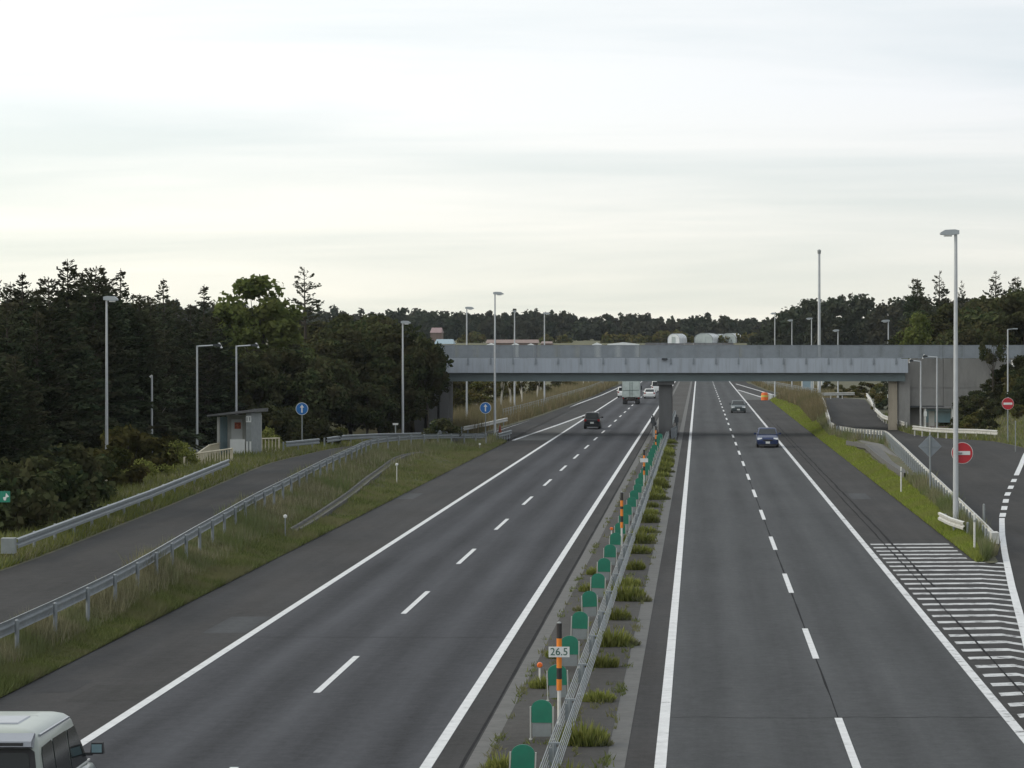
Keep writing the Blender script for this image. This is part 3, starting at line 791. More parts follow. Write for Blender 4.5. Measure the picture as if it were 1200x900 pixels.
striped_pole('orange and black striped pole carrying a small white plate in mid distance', -3.0, 165.5, '')
striped_pole('orange and black striped pole without plate just before the bridge pier', -3.05, 214)
for lab, x, y in (('dark hazard pole at the left front corner of the bridge pier', -3.9, 255.4), ('dark hazard pole at the right front corner of the bridge pier', -1.9, 257.2)):
    root = tag(empty('hazard_pole', (x, y, 0.01)), lab, 'marker pole')
    bb = MB(); bb.tube((0, 0, 0), (0, 0, 1.9), 0.06, n=8); bb.build('pole', 'dark_metal', root)
    bb = MB(); bb.box((0, -0.07, 1.45), (0.34, 0.03, 0.5)); bb.build('marker', 'dark_metal', root)
def reflector_post(label, x, y, z=0.0, h=0.42, m='orange_reflector', post='white_plastic', rad=0.065, group=None):
    root = tag(empty('delineator', (x, y, z)), label, 'delineator', group)
    bb = MB(); bb.tube((0, 0, -.05), (0, 0, h), 0.024, n=8); bb.build('stem', post, root)
    bb = MB(); bb.tube((0, -0.025, h + rad * .8), (0, 0.02, h + rad * .8), rad, n=14); bb.tube((0, -0.045, h + rad * .8), (0, -0.025, h + rad * .8), rad * .7, rad, n=14); bb.build('reflector', m, root)
    return root
reflector_post('round orange reflector on a short stem beside the 26.5 pole', -3.66, 69.5, 0.01)
reflector_post('small round orange reflector on the median beside the plain striped pole', -3.5, 121, 0.01)
def bz_l(x, y): return bank_profile_l(y, (-15.5 - x) / (-15.5 - (LGX(y) - 0.45)))
reflector_post('round white delineator standing in the nearer grass of the left bank', -16.5, 120.5, bz_l(-16.5, 120.5), 0.75, 'sign_white', 'galvanised', 0.075)
reflector_post('round white delineator higher up the left bank beside the drain channel', -16.7, 167, bz_l(-16.7, 167), 1.0, 'sign_white', 'white_plastic', 0.08)
reflector_post('tiny white delineator near the tip of the left grass bank', -16.1, 222, bz_l(-16.1, 222), 0.4, 'sign_white', 'galvanised', 0.08)
def marker_post(label, p, h, w=0.08, m='white_plastic', cap=True):
    root = tag(empty('marker_post', p), label, 'post')
    bb = MB(); bb.tube((0, 0, -.1), (0, 0, h), w / 2, n=8); bb.tube((0, 0, h), (0, 0, h + .04), w / 2, w / 5, 8); bb.build('stem', m, root)
    bb = MB(); bb.tube((0, 0, h * .8), (0, 0, h * .86), w / 2 + .006, n=8); bb.build('band', 'grey_panel', root)
    return root
marker_post('white marker post in the grass below the diamond sign', at_h(1056, 574, .35), 1.15)
marker_post('white marker post at the nose of the right grass island', at_h(1142, 648, .02), 1.45)
marker_post('grey marker post right behind the end of the long white guardrail', at_h(1153, 622, .02), 1.1, 0.1, 'grey_panel')
marker_post('slim grey post in the weeds right of the small no-entry sign', at_h(1190, 530, .9), 2.0, 0.07, 'grey_panel')
for lab, p in (('small white capped post left of the lamp before the left abutment', Vector((-22.9, 228, .7))), ('small white capped post right of the lamp before the left abutment', Vector((-21.2, 240, .4)))):
    root = tag(empty('capped_post', p), lab, 'post')
    bb = MB(); bb.tube((0, 0, 0), (0, 0, 1.1), 0.045, n=8); bb.build('stem', 'grey_panel', root)
    bb = MB(); bb.box((0, 0, 1.16), (0.38, 0.16, 0.14), top=(1.1, 1)); bb.build('cap', 'white_plastic', root)
# litter on the bank
for lab, p, L, rz in (('white plastic slat lying flat in the left grass bank', at_h(170, 704, .16), .75, .05), ('grey plastic slat lying askew higher on the left grass bank', at_h(193, 683, .22), .6, -.9)):
    bb = MB(); bb.box((0, 0, .07), (L, .14, .04), rz); bb.box((0, 0, .03), (L * .3, .06, .06), rz); o = bb.build('loose_slat', 'white_plastic' if rz > 0 else 'grey_panel'); o.location = p; tag(o, lab, 'litter')

# ------------------------------------------------------------------ lamps
def box_lamp(label, p, h, head_dx, head_len=0.75, r0=0.11, m='lamp_steel', name='street_lamp'):
    root = tag(empty(name, p), label, 'lamp', 'box-headed lamps along the highway')
    bb = MB(); bb.tube((0, 0, -.1), (0, 0, h * .5), r0, r0 * .78, 10); bb.tube((0, 0, h * .5), (0, 0, h), r0 * .78, r0 * .55, 10); bb.build('pole', m, root, smooth=False)
    bb = MB(); bb.tube((0, 0, -.05), (0, 0, .35), r0 * 1.35, r0 * 1.2, 10); bb.build('base_collar', m, root)
    s = 1 if head_dx > 0 else -1
    prof = [(-.14, .0), (-.14, .16), (.05, .2), (head_len * .7, .18), (head_len, .06), (head_len, -.02), (head_len * .6, -.05), (.1, -.03)]
    bb = MB(); bb.prism([(s * a, h + z + .02) for a, z in prof], -.17, .17); bb.build('lamp_head', 'lamp_head', root)
    bb = MB(); bb.box((s * head_len * .5, 0, h - .05), (head_len * .5, .26, .06)); bb.build('lamp_glass', 'lamp_glass', root)
    return root
def arm_lamp(label, p, h, arm, m='lamp_steel', r0=0.085):
    root = tag(empty('arm_lamp', p), label, 'lamp', 'bus-stop lamps with straight arms')
    s = 1 if arm > 0 else -1
    bb = MB(); bb.tube((0, 0, -.1), (0, 0, h), r0, r0 * .7, 10); bb.build('pole', m, root)
    bb = MB(); bb.tube((0, 0, h - .05), (arm * .68, 0, h + .02), .05, .045, 8); bb.build('arm', m, root)
    bb = MB(); bb.prism([(arm * .66, h + .08), (arm * .9, h + .14), (arm, h + .06), (arm * .99, h - .08), (arm * .66, h - .04)], -.13, .13); bb.build('lamp_head', 'dark_metal', root)
    bb = MB(); bb.prism([(arm * .86, h + .17), (arm * .92, h + .2), (arm * 1.05, h - .16), (arm * .98, h - .18)], -.1, .1); bb.build('reflector_edge', 'lamp_glass', root)
    return root
def h_top(py, Y): return H - (py - VY) * Y / F
def lamp_at(label, px, ytop, Y, z, dirn, **k):
    x = (px - VX) * Y / F
    return box_lamp(label, (x, Y, z), h_top(ytop, Y) - z, dirn, **k)
lamp_at('tall box-headed lamp pole before the forest at far left', 125, 352, 150, 0.25, 1, r0=.09, head_len=.55)
lamp_at('box-headed lamp before the left abutment with its head turned right', 472, 379, 240, 0.35, 1, head_len=.6)
lamp_at('tallest left lamp, standing before the bridge by the blue arrow sign', 580, 345, 252, 0.05, 1, head_len=.72)
lamp_at('lamp just behind the left end of the bridge', 547, 362, 296, 0.03, 1, head_len=.7)
lamp_at('lamp behind the bridge, third from the left abutment', 603, 366, 335, 0.02, 1, head_len=.15)
lamp_at('lamp behind the bridge left of the travelling truck', 638, 368, 372, 0.02, 1, head_len=.7)
big = lamp_at('very tall lamp in the right foreground with a no-entry sign', 1120, 275, 127, 0.04, -1, head_len=.66, r0=.125)
lamp_at('lamp with a flat head just behind the bridge right of the dark grey-green car', 908, 368, 434, 0.02, -1, head_len=.6)
lamp_at('thin lamp behind the bridge beside the flat-headed one', 928, 376, 492, 0.02, -1, head_len=.7)
lamp_at('lamp behind the bridge next to the very high mast', 951, 374, 445, 0.02, -1, head_len=.8)
lamp_at('shortest lamp behind the bridge, right of the high mast', 982, 388, 400, 0.9, -1, head_len=.7)
lamp_at('rightmost lamp behind the bridge in front of the bright tree', 1041, 377, 330, 0.7, -1, head_len=.75)
def mast():
    Y = 410; x = (960 - VX) * Y / F; h = h_top(297, Y)
    root = tag(empty('high_mast', (x, Y, 0.5)), 'very high slender lighting mast rising far above the right half of the bridge', 'lamp')
    bb = MB(); bb.tube((0, 0, -.2), (0, 0, h - .5), .24, .16, 10); bb.build('pole', 'lamp_steel', root)
    bb = MB(); bb.tube((0, 0, h - .55), (0, 0, h - .1), .22, .26, 10); bb.tube((0, 0, h - .1), (0, 0, h + .05), .26, .1, 10); bb.build('lamp_head', 'grey_panel', root)
mast()
def arm_at(label, px, ytop, Y, z, arm):
    x = (px - VX) * Y / F
    return arm_lamp(label, (x, Y, z), h_top(ytop, Y) - z, arm)
arm_at('left one of the two arm lamps near the bus shelter on the left', 231, 405, 205, .7, 1.65)
arm_at('right one of the two arm lamps, rising behind the left bus shelter', 277, 405, 214, .6, 1.55)
arm_at('left arm lamp before the concrete wall, its head touching the bridge end', 1079, 423, 252, .6, -.95)
arm_at('right arm lamp before the concrete wall beside the small shelter', 1098, 418, 244, .7, -1.15)
root = tag(empty('plain_pole', at_h(178, 547, .4)), 'short plain white pole standing in yellow weeds left of the shelter', 'pole')
hh = h_top(441, root.location.y) - .4
bb = MB(); bb.tube((0, 0, -.1), (0, 0, hh), .07, .055, 10); bb.build('pole', 'lamp_steel', root)
bb = MB(); bb.tube((-.12, 0, hh - .05), (.02, 0, hh + .06), .07, .05, 8); bb.build('cap', 'white_plastic', root)
root = tag(empty('plain_pole', (26.0 - 1.5, 240, hill(24.5, 240))), 'slender pole with a small lamp behind the small no-entry sign', 'pole')
x = (1181 - VX) * 238 / F; root.location = (x, 238, hill(x, 238) + RGZ(238) * (1 - sm(2, 30, x - RLX(238)))); hh = h_top(386, 238) - root.location.z
bb = MB(); bb.tube((0, 0, -.1), (0, 0, hh), .06, .05, 8); bb.build('pole', 'lamp_steel', root)
bb = MB(); bb.tube((0, 0, hh), (.5, 0, hh + .05), .03, .03, 6); bb.box((.6, 0, hh + .05), (.35, .15, .08)); bb.build('lamp_head', 'lamp_head', root)

# ------------------------------------------------------------------ signs
def disc(y0, y1, r, n=28, cx=0, cz=0): 
    return MB().tube((cx, y0, cz), (cx, y1, cz), r, n=n)
def no_entry(root, cx, cz, y, r):
    disc(y, y + .02, r, cx=cx, cz=cz).build('sign_rim', 'sign_white', root)
    disc(y - .012, y - .001, r * .955, cx=cx, cz=cz).build('sign_disc', 'sign_red', root)
    MB().box((cx, y - .018, cz), (r * 1.46, .008, r * .36)).build('sign_bar', 'sign_white', root)
s1 = tag(empty('no_entry_sign', (big.location.x, 127, 0.04)), 'large red and white no-entry sign on the tall right lamp', 'road sign')
hs = h_top(531, 127)
no_entry(s1, (1128 - 1120) * 127 / F, hs - .04, 0.14, .455)
MB().box((.12, .06, hs - .04), (.3, .12, .05)).build('clamp', 'galvanised', s1)
s2 = tag(empty('no_entry_sign', at_h(1181, 522, .85)), 'smaller red and white no-entry sign on its own post by the bushes', 'road sign')
Y2 = s2.location.y; hh = h_top(473, Y2) - .85
MB().tube((0, 0, -.1), (0, 0, hh + .3), .045, n=8).build('post', 'galvanised', s2)
no_entry(s2, 0, hh, -.07, .42)
def arrow_sign(label, p, cz, r):
    root = tag(empty('arrow_sign', p), label, 'road sign', 'blue round arrow signs')
    MB().tube((0, 0, -.1), (0, 0, cz + r * .6), .04, n=8).build('post', 'galvanised', root)
    disc(-.07, -.05, r, cz=cz).build('sign_rim', 'sign_white', root)
    disc(-.08, -.071, r * .93, cz=cz).build('sign_disc', 'sign_blue', root)
    a = [(-.11, -.62), (.11, -.62), (.11, .2), (.34, .2), (0, .68), (-.34, .2), (-.11, .2)]
    MB().prism([(x * r, cz + z * r) for x, z in a], -.09, -.081).build('arrow', 'sign_white', root)
Ya = 203; arrow_sign('round blue sign with a white up arrow before the dark forest', ((354 - VX) * Ya / F, Ya, LGZ(Ya) * .7), h_top(479, Ya) - LGZ(Ya) * .7, .42)
Ya = 251; arrow_sign('round blue sign with a white up arrow beside the tallest left lamp', ((569 - VX) * Ya / F, Ya, .05), h_top(478, Ya) - .05, .47)
# diamond sign seen from behind
pd = at_h(1090, 582, .35); s3 = tag(empty('diamond_sign', pd), 'grey diamond-shaped sign seen from behind, beside the white guardrail', 'road sign')
cz = h_top(523, pd.y) - .35; hw = .58
MB().tube((0, 0, -.1), (0, 0, cz + .5), .045, n=8).build('post', 'galvanised', s3)
MB().prism([(-hw, cz), (0, cz - hw), (hw, cz), (0, cz + hw)], .06, .075).build('sign_plate', 'fence_steel', s3)
for z in (cz - .02, cz + .3): MB().box((0, .045, z), (hw * (1.5 if z < cz else .8), .03, .05)).build('brace', 'galvanised', s3)
# green sign at the left edge
pg = at_h(4, 668, .5); s4 = tag(empty('green_sign', pg), 'small green rectangular sign with a white mark at the left edge', 'road sign')
cz = h_top(582, pg.y) - .5
MB().tube((-.3, 0, -.1), (-.3, 0, cz + .15), .035, n=8).build('post', 'galvanised', s4)
MB().box((-.1, -.05, cz), (.66, .02, .36)).build('sign_plate', 'sign_green', s4)
MB().prism([(.08, cz), (.0, cz - .02), (.03, cz - .12), (.09, cz - .12), (.12, cz - .02), (.2, cz), (.1, cz + .13)], -.07, -.062).build('mark', 'sign_white', s4)
# crash cushion at the diverge nose beyond the bridge
pc = Vector((9.55, 428, 0)); s5 = tag(empty('crash_barrel', pc), 'orange and white crash barrel at the far lane fork under the bridge', 'barrel')
MB().tube((-.25, 0, 0), (-.25, 0, 1.0), .5, .46, 14).build('drum', 'orange_reflector', s5)
MB().tube((-.25, 0, 1.0), (-.25, 0, 1.12), .46, .3, 14).build('lid', 'poster_red', s5)
MB().tube((.55, .3, 0), (.55, .3, .8), .42, .38, 14).build('drum', 'sign_white', s5)
MB().tube((-.25, 0, .45), (-.25, 0, .7), .505, .5, 14).build('band', 'poster_yellow', s5)
# red cone at the merge
pc = Vector(((627 - 32 + 0 - VX) * 0, 0, 0)); Yc = 268; xc = (586 - VX) * Yc / F
s6 = tag(empty('marker_cone', (xc, Yc, .02)), 'small red cone by the foot of the tallest left lamp', 'cone')
MB().tube((0, 0, .05), (0, 0, .75), .16, .04, 12).build('cone', 'poster_red', s6); MB().box((0, 0, .03), (.42, .42, .05)).build('foot', 'black_band', s6)

# ------------------------------------------------------------------ bus shelters and railings
def shelter_left():
    z0 = LGZ(186); p = Vector((-28.45, 187, z0 - .05))
    root = tag(empty('bus_shelter', p, math.radians(-16)), 'small grey bus shelter with sloping roof and posters beside the left lane', 'bus shelter')
    w, d, h = 2.35, 1.5, 2.35
    prof = [(-w / 2 - .5, h + .12), (w / 2 + .3, h + .42), (w / 2 + .33, h + .62), (w / 2 + .0, h + .56), (-w / 2 - .5, h + .22)]
    MB().prism(prof, -d / 2 - .35, d / 2 + .25).build('roof', 'shelter_roof', root)
    MB().box((0, d / 2 - .04, h / 2 + .1), (w, .07, h + .2)).build('back_wall', 'shelter_panel', root)
    MB().box((w / 2 - .18, -.05, h / 2 + .17), (.36, d, h + .34)).build('side_wall', 'grey_panel', root)
    MB().box((-w / 2 + .08, -d / 2 + .1, h / 2 + .05), (.14, .14, h + .1)).build('corner_post', 'shelter_panel', root)
    MB().box((-w / 2 + .06, .1, h / 2 + .05), (.05, d * .7, h + .05)).build('side_wall', 'clear_blue', root)
    MB().box((-.45, d / 2 - .11, h * .52), (.75, .05, h * .9)).build('notice_board', 'sign_white', root)
    MB().box((-.38, d / 2 - .15, h * .80), (.42, .02, .40)).build('poster', 'poster_red', root)
    MB().box((-.15, d / 2 - .15, h * .30), (.55, .02, .35)).build('poster', 'poster_yellow', root)
    for z in (.48, .78): MB().box((.40, d / 2 - .10, h * z), (.42, .03, .34)).build('window', 'glass', root)
    MB().box((.42, d / 2 - .12, h * .63), (.48, .03, .32)).build('poster', 'sign_white', root)
    MB().box((w / 2 - .18, -d / 2 - .07, h - .02), (.34, .04, .4)).build('route_sign', 'sign_white', root)
    for dx in (-.09, .09): MB().box((w / 2 - .18 + dx, -d / 2 - .095, h - .02), (.07, .012, .22)).build('route_mark', 'grey_panel', root)
    for dx in (-.1, .12): MB().box((w / 2 - .18 + dx, -d / 2 - .07, .55), (.11, .03, .8)).build('reflective_strip', 'sign_white', root)
    MB().box((w / 2 - .95, -d / 2 + .02, .55), (1.0, .06, 1.05)).build('low_wall', 'sign_white', root)
    MB().box((-.1, .2, .42), (1.2, .4, .06)).build('bench', 'cream_paint', root)
    for dx in (-.55, .4): MB().box((dx, .2, .2), (.06, .3, .4)).build('bench_leg', 'cream_paint', root)
    MB().box((0, 0, .02), (w + .6, d + .6, .06)).build('floor_slab', 'gutter_concrete', root)
shelter_left()
def railing(label, pts, h=0.95, step=0.28, m='cream_paint'):
    pts = [Vector(p) for p in pts]; base = pts[0].copy()
    root = tag(empty('picket_railing', base), label, 'railing')
    for zz in (h, .18):
        for a, c_ in zip(pts, pts[1:]):
            MB().tube(a - base + Vector((0, 0, zz)), c_ - base + Vector((0, 0, zz)), .04, n=6).build('rail', m, root)
    me = MB().box((0, 0, h / 2), (.06, .04, h)).mesh('picket', m)
    for p in resample(pts, step):
        o = link('picket', me, root); o.location = p - base
    me = MB().box((0, 0, h / 2), (.1, .1, h + .08)).mesh('post', m)
    for p in pts:
        o = link('post', me, root); o.location = p - base
za = LGZ(180)
railing('cream picket railing in front of the left end of the bus shelter', [at_h(216, 556, .55), at_h(231, 551, .75), at_h(272, 545, .9)], .95)
railing('cream picket railing running back beside the bus shelter entrance', [at_h(231, 551, .75), at_h(245, 540, .8), at_h(276, 533, .85)], .95)
railing('cream picket railing right of the bus shelter', [at_h(299, 533, .95), at_h(327, 532, .95)], 1.0)
railing('short weathered cream handrail half hidden in shrubs below the left guardrail', [at_h(100, 600, .2), at_h(118, 590, .3), at_h(140, 582, .4)], 1.0, .45)
MB_ = MB().tube((0, 0, -.1), (0, 0, .95), .07, .05, 8); o = MB_.build('stone_post', 'dead_wood'); o.location = at_h(274, 536, .9); tag(o, 'short dark stone post at the near corner of the bus shelter', 'post')
# small shelter below the right wall
def shelter_right():
    root = tag(empty('bus_shelter', (20.0, 252, .55)), 'small glazed bus shelter under the concrete wall on the right', 'bus shelter')
    for x in (-1.15, 1.1):
        MB().box((x, -.5, 1.0), (.12, .12, 2.0)).build('corner_post', 'white_plastic', root)
        MB().box((x, .5, 1.0), (.1, .1, 2.0)).build('corner_post', 'shelter_panel', root)
    MB().box((0, .55, 1.35), (2.1, .04, 1.1)).build('glass_pane', 'clear_blue', root)
    MB().box((-.55, .5, .95), (.5, .03, 1.7)).build('door_frame', 'shelter_panel', root)
    MB().box((0, .1, 2.05), (2.7, 1.5, .1)).build('roof', 'shelter_roof', root)
    MB().box((0, 0, 1.86), (2.2, .06, .2)).build('header', 'roof_blue', root)
    MB().box((.1, .2, .45), (1.7, .4, .06)).build('bench', 'roof_pink', root)
    for x in (-.6, .8): MB().box((x, .2, .2), (.06, .35, .45)).build('bench_leg', 'dark_metal', root)
    MB().box((-1.15, -.58, 1.55), (.26, .04, .4)).build('route_sign', 'sign_white', root)
shelter_right()
# stair handrail up the right slope and rail at its top
def stair_rail():
    p0, p1 = at_y(1192, 454, 256), at_y(1186, 423, 259)
    root = tag(empty('stair_handrail', p0 - Vector((0, 0, .8))), 'white stair handrail climbing the slope at the right edge', 'handrail')
    MB().tube((0, 0, .8), p1 - p0 + Vector((0, 0, .8)), .07, n=8).build('rail', 'white_plastic', root)
    for t in np.linspace(0, 1, 6):
        q = (p1 - p0) * t
        MB().tube(q - Vector((0, 0, .6)), q + Vector((0, 0, .8)), .035, n=6).build('post', 'white_plastic', root)
stair_rail()
p0, p1 = at_y(1178, 423, 259.5), at_y(1215, 422, 259.5)
root = tag(empty('pipe_railing', p0 - Vector((0, 0, 1.0))), 'pale blue pipe railing at the top of the right slope', 'railing')
for zz in (1.0, .6): MB().tube((0, 0, zz), (p1.x - p0.x, 0, zz), .045, n=6).build('rail', 'fence_steel', root)
for t in (0, 1.3, 2.6): MB().tube((t, 0, -1.0), (t, 0, 1.05), .05, n=6).build('post', 'fence_steel', root)

# ------------------------------------------------------------------ vehicles (built with +y forward, standing on z = 0)
def rrect(hw, y0, y1, z, rc, n=4, bulge=0.0):
    cx, cy = 0.0, (y0 + y1) / 2; hy = (y1 - y0) / 2; rc = min(rc, hw * .9, hy * .9); out = []
    for sx, sy, a0 in ((1, 1, 0), (-1, 1, 90), (-1, -1, 180), (1, -1, 270)):
        for k in range(n + 1):
            a = math.radians(a0 + 90 * k / n)
            out.append((sx * (hw - rc) + rc * math.cos(a), cy + sy * (hy - rc) + rc * math.sin(a), z))
    return out
def wheel_set(root, W, ya, yb, R):
    t = MB(); t.tube((-.10, 0, 0), (.10, 0, 0), R, n=20); t.tube((.10, 0, 0), (.115, 0, 0), R * .96, R * .8, n=20); t.tube((-.115, 0, 0), (-.10, 0, 0), R * .8, R * .96, n=20)
    tm = t.mesh('tyre', 'tyre')
    q = MB(); q.tube((-.12, 0, 0), (.12, 0, 0), R * .62, n=16); q.tube((-.13, 0, 0), (.13, 0, 0), R * .2, n=8); rm = q.mesh('rim', 'rim')
    for sx in (-1, 1):
        for y in (ya, yb):
            hub = link('wheel', MB().tube((-.08, 0, 0), (.08, 0, 0), .05, n=8).mesh('wheel', 'dark_metal'), root)
            hub.location = (sx * (W / 2 - .12), y, R)
            link('tyre', tm, hub); link('rim', rm, hub)
def car(label, cat, loc, rz, L, W, H_, paint, belt=0.92, roof=(-.22, .03), beltx=(-.40, .22), stations=None, low_paint=None, R=.3, group='vehicles driving on the highway', name='car', tumble=.80, rearfill=False, rc=.16):
    root = tag(empty(name, loc, rz), label, cat, group)
    st = stations or [(-.5, .80, .40, belt - .16), (-.488, .90, .30, belt - .04), (-.42, .97, .22, belt), (-.2, 1, .19, belt + .02), (.1, 1, .19, belt), (.24, 1, .2, belt - .03), (.40, .97, .22, belt - .13), (.478, .90, .28, belt - .24), (.5, .76, .36, belt - .36)]
    rws = []
    for t, wf, zl, zt in st:
        w = W / 2 * wf; ht = zt - zl
        half = [(w * .84, zl), (w * .97, zl + .10 * ht), (w, zl + .45 * ht), (w * .985, zl + .78 * ht), (w * .93, zl + .95 * ht), (w * .6, zt + .012), (w * .2, zt + .018)]
        rws.append([(x, t * L, z) for x, z in half] + [(-x, t * L, z) for x, z in reversed(half)])
    bb = MB(); bb.rows(rws, closed=True); n = 14
    bb.f.append(tuple(range(n))); bb.f.append(tuple(range(len(bb.v) - n, len(bb.v))))
    bb.build('body', low_paint or paint, root, smooth=True)
    lv = [(belt - .06, beltx[0], beltx[1], W * .475), (belt + .02, beltx[0] + .004, beltx[1] - .012, W * .472)]
    zr = H_ - .05
    hwr = W / 2 * tumble
    for u in (.35, .7, 1.0):
        lv.append((belt + (zr - belt) * u, beltx[0] + (roof[0] - beltx[0]) * u, beltx[1] + (roof[1] - beltx[1]) * u, W * .472 + (hwr - W * .472) * u))
    lv.append((H_ - .012, roof[0] + .012, roof[1] - .015, hwr - .07))
    lv.append((H_, roof[0] + .05, roof[1] - .06, hwr - .22))
    bb = MB(); bb.rows([rrect(hw, a * L, c_ * L, z, rc) for z, a, c_, hw in lv], closed=True)
    n = len(rrect(1, 0, 1, 0, .1)); bb.f.append(tuple(range(len(bb.v) - n, len(bb.v))))
    bb.build('cabin', paint, root, smooth=True)
    def lev(u):
        return (belt + (zr - belt) * u, (beltx[0] + (roof[0] - beltx[0]) * u) * L, (beltx[1] + (roof[1] - beltx[1]) * u) * L, W * .472 + (hwr - W * .472) * u)
    def pane(name_, quad, nrm):
        nrm = Vector(nrm); q = [Vector(p) for p in quad]
        MB().add([p - nrm * .03 for p in q] + [p + nrm * .014 for p in q], [(0, 1, 2, 3), (7, 6, 5, 4), (0, 4, 5, 1), (1, 5, 6, 2), (2, 6, 7, 3), (3, 7, 4, 0)]).build(name_, 'glass', root)
    u0, u1 = .07, .90
    z0, r0, f0, h0 = lev(u0); z1, r1, f1, h1 = lev(u1)
    fk = .86
    pane('windshield', [(-h0 * fk, f0, z0), (h0 * fk, f0, z0), (h1 * fk, f1, z1), (-h1 * fk, f1, z1)], Vector((0, z1 - z0, f0 - f1)).normalized())
    pane('rear_window', [(h0 * fk, r0, z0), (-h0 * fk, r0, z0), (-h1 * fk, r1, z1), (h1 * fk, r1, z1)], Vector((0, -(z1 - z0), r1 - r0)).normalized() if r1 > r0 else (0, -1, 0))
    for s in (-1, 1):
        nr = Vector((s * (z1 - z0), 0, h0 - h1)).normalized()
        def along(k, u):
            z, r_, f_, h_ = lev(u); return (s * h_, r_ + (f_ - r_) * k, z)
        for k0, k1 in ((.12, .50), (.54, .88)):
            q = [along(k0, u0), along(k1, u0), along(k1, u1), along(k0, u1)]
            pane('side_window', q, nr)
        MB().box((s * (W * .5 + .09), (beltx[1] - .05) * L, belt + .09), (.2, .1, .14)).build('mirror', low_paint or paint, root)
        y = st[-2][0] * L
        MB().box((s * W * .36, y - .02, st[-2][3] - .02), (W * .22, .14, .14), top=(.9, .6)).build('headlight', 'head_clear', root)
        MB().box((s * W * .39, -L / 2 + .05, belt - .14), (W * .14, .10, .22)).build('tail_light', 'tail_red', root)
    MB().box((0, L / 2 - .02, .36), (W * .86, .16, .22)).build('bumper', low_paint or paint, root)
    MB().box((0, -L / 2 + .03, .40), (W * .9, .14, .24)).build('bumper', low_paint or paint, root)
    MB().box((0, L / 2 - .06, .22), (W * .8, .3, .12)).build('air_dam', 'rubber', root)
    MB().box((0, -L / 2 + .1, .25), (W * .8, .3, .1)).build('underbody', 'rubber', root)
    MB().box((0, L / 2 + .07, .40), (.33, .012, .165)).build('number_plate', 'plate', root)
    MB().box((0, -L / 2 - .05, .58), (.33, .012, .165)).build('number_plate', 'plate', root)
    MB().box((0, L / 2 + .03, .58), (W * .42, .05, .09)).build('grille', 'rubber', root)
    wheel_set(root, W, -L * .3, L * .3, R)
    return root
PI = math.pi
car('dark navy blue car driving towards the camera before the bridge', 'car', (5.25, 232.2, 0.004), PI, 4.3, 1.7, 1.46, 'paint_navy', belt=.95, roof=(-.3, .0), beltx=(-.46, .2), tumble=.78)
car('grey-green car driving towards the camera beyond the bridge', 'car', (4.55, 349.5, 0.004), PI, 4.5, 1.7, 1.40, 'paint_grey_green', belt=.92)
car('black hatchback driving away on the left carriageway under the bridge', 'car', (-9.95, 283, 0.004), 0, 3.7, 1.58, 1.55, 'paint_black', belt=.95, roof=(-.40, .0), beltx=(-.485, .2), tumble=.74)
car('white saloon car driving away to the right of the truck', 'car', (-7.2, 443, 0.004), 0, 4.5, 1.7, 1.42, 'paint_white', belt=.92)
car('white boxy van far ahead beside the bridge pier', 'van', (-7.05, 498, 0.004), 0, 3.6, 1.5, 1.9, 'paint_white', belt=1.0, roof=(-.47, .32), beltx=(-.49, .44), tumble=.84, name='van', stations=[(-.5, .9, .4, .8), (-.49, .97, .28, .98), (-.2, 1, .2, 1.0), (.3, 1, .2, 1.0), (.47, .97, .26, .96), (.5, .88, .36, .8)])
car('white car mostly hidden behind the left side of the truck', 'car', (-11.35, 450, 0.004), 0, 3.4, 1.48, 1.6, 'paint_white', belt=.95, roof=(-.42, .05), beltx=(-.485, .25))

def truck():
    root = tag(empty('truck', (-8.95, 399.5, 0.004)), 'pale green box truck driving away in the middle of the left carriageway', 'truck', 'vehicles driving on the highway')
    W, hb = 2.3, 2.15
    MB().box((0, .6, .95 + hb / 2), (W, 4.4, hb)).build('cargo_box', 'cargo_green', root)
    for s in (-1, 1):
        d = MB().box((s * W * .245, -1.62, .95 + hb / 2), (W * .475, .05, hb - .12)).build('rear_door', 'cargo_green', root)
        MB().box((s * .16, -1.67, .95 + hb * .5), (.035, .05, hb * .86)).build('lock_bar', 'cargo_seam', d)
        MB().box((s * W * .44, -1.64, .82), (.2, .08, .12)).build('tail_light', 'tail_red', root)
        MB().box((s * W * .34, -1.55, .40), (.5, .03, .55)).build('mud_flap', 'rubber', root)
        MB().box((s * (W / 2 + .12), 3.6, 2.1), (.2, .12, .5)).build('mirror', 'dark_metal', root)
    MB().box((0, -1.66, .95 + hb * .42), (W - .1, .03, .06)).build('cross_bar', 'cargo_seam', root)
    MB().box((0, 1.0, .75), (.9, 6.2, .3)).build('chassis', 'underbody', root)
    MB().box((0, -1.55, .55), (W * .84, .1, .18)).build('rear_bumper', 'underbody', root)
    b = MB(); b.prism([(2.95, .5), (4.55, .5), (4.6, 1.2), (4.35, 2.25), (4.1, 2.4), (2.95, 2.4)], -1.0, 1.0, 'yz'); b.build('cab', 'paint_white', root)
    MB().box((0, 4.5, 1.7), (1.7, .12, .7)).build('windshield', 'glass', root)
    MB().box((0, -1.63, .75), (.4, .02, .2)).build('number_plate', 'plate', root)
    R = .42
    t = MB(); t.tube((-.26, 0, 0), (.26, 0, 0), R, n=18); tm = t.mesh('tyre', 'tyre')
    rm = MB().tube((-.27, 0, 0), (.27, 0, 0), R * .5, n=12).mesh('rim', 'rim')
    for s in (-1, 1):
        for y in (-.8, 3.7):
            hub = link('wheel', MB().tube((-.1, 0, 0), (.1, 0, 0), .08, n=8).mesh('wheel', 'dark_metal'), root); hub.location = (s * (W / 2 - .32), y, R)
            link('tyre', tm, hub); link('rim', rm, hub)
truck()

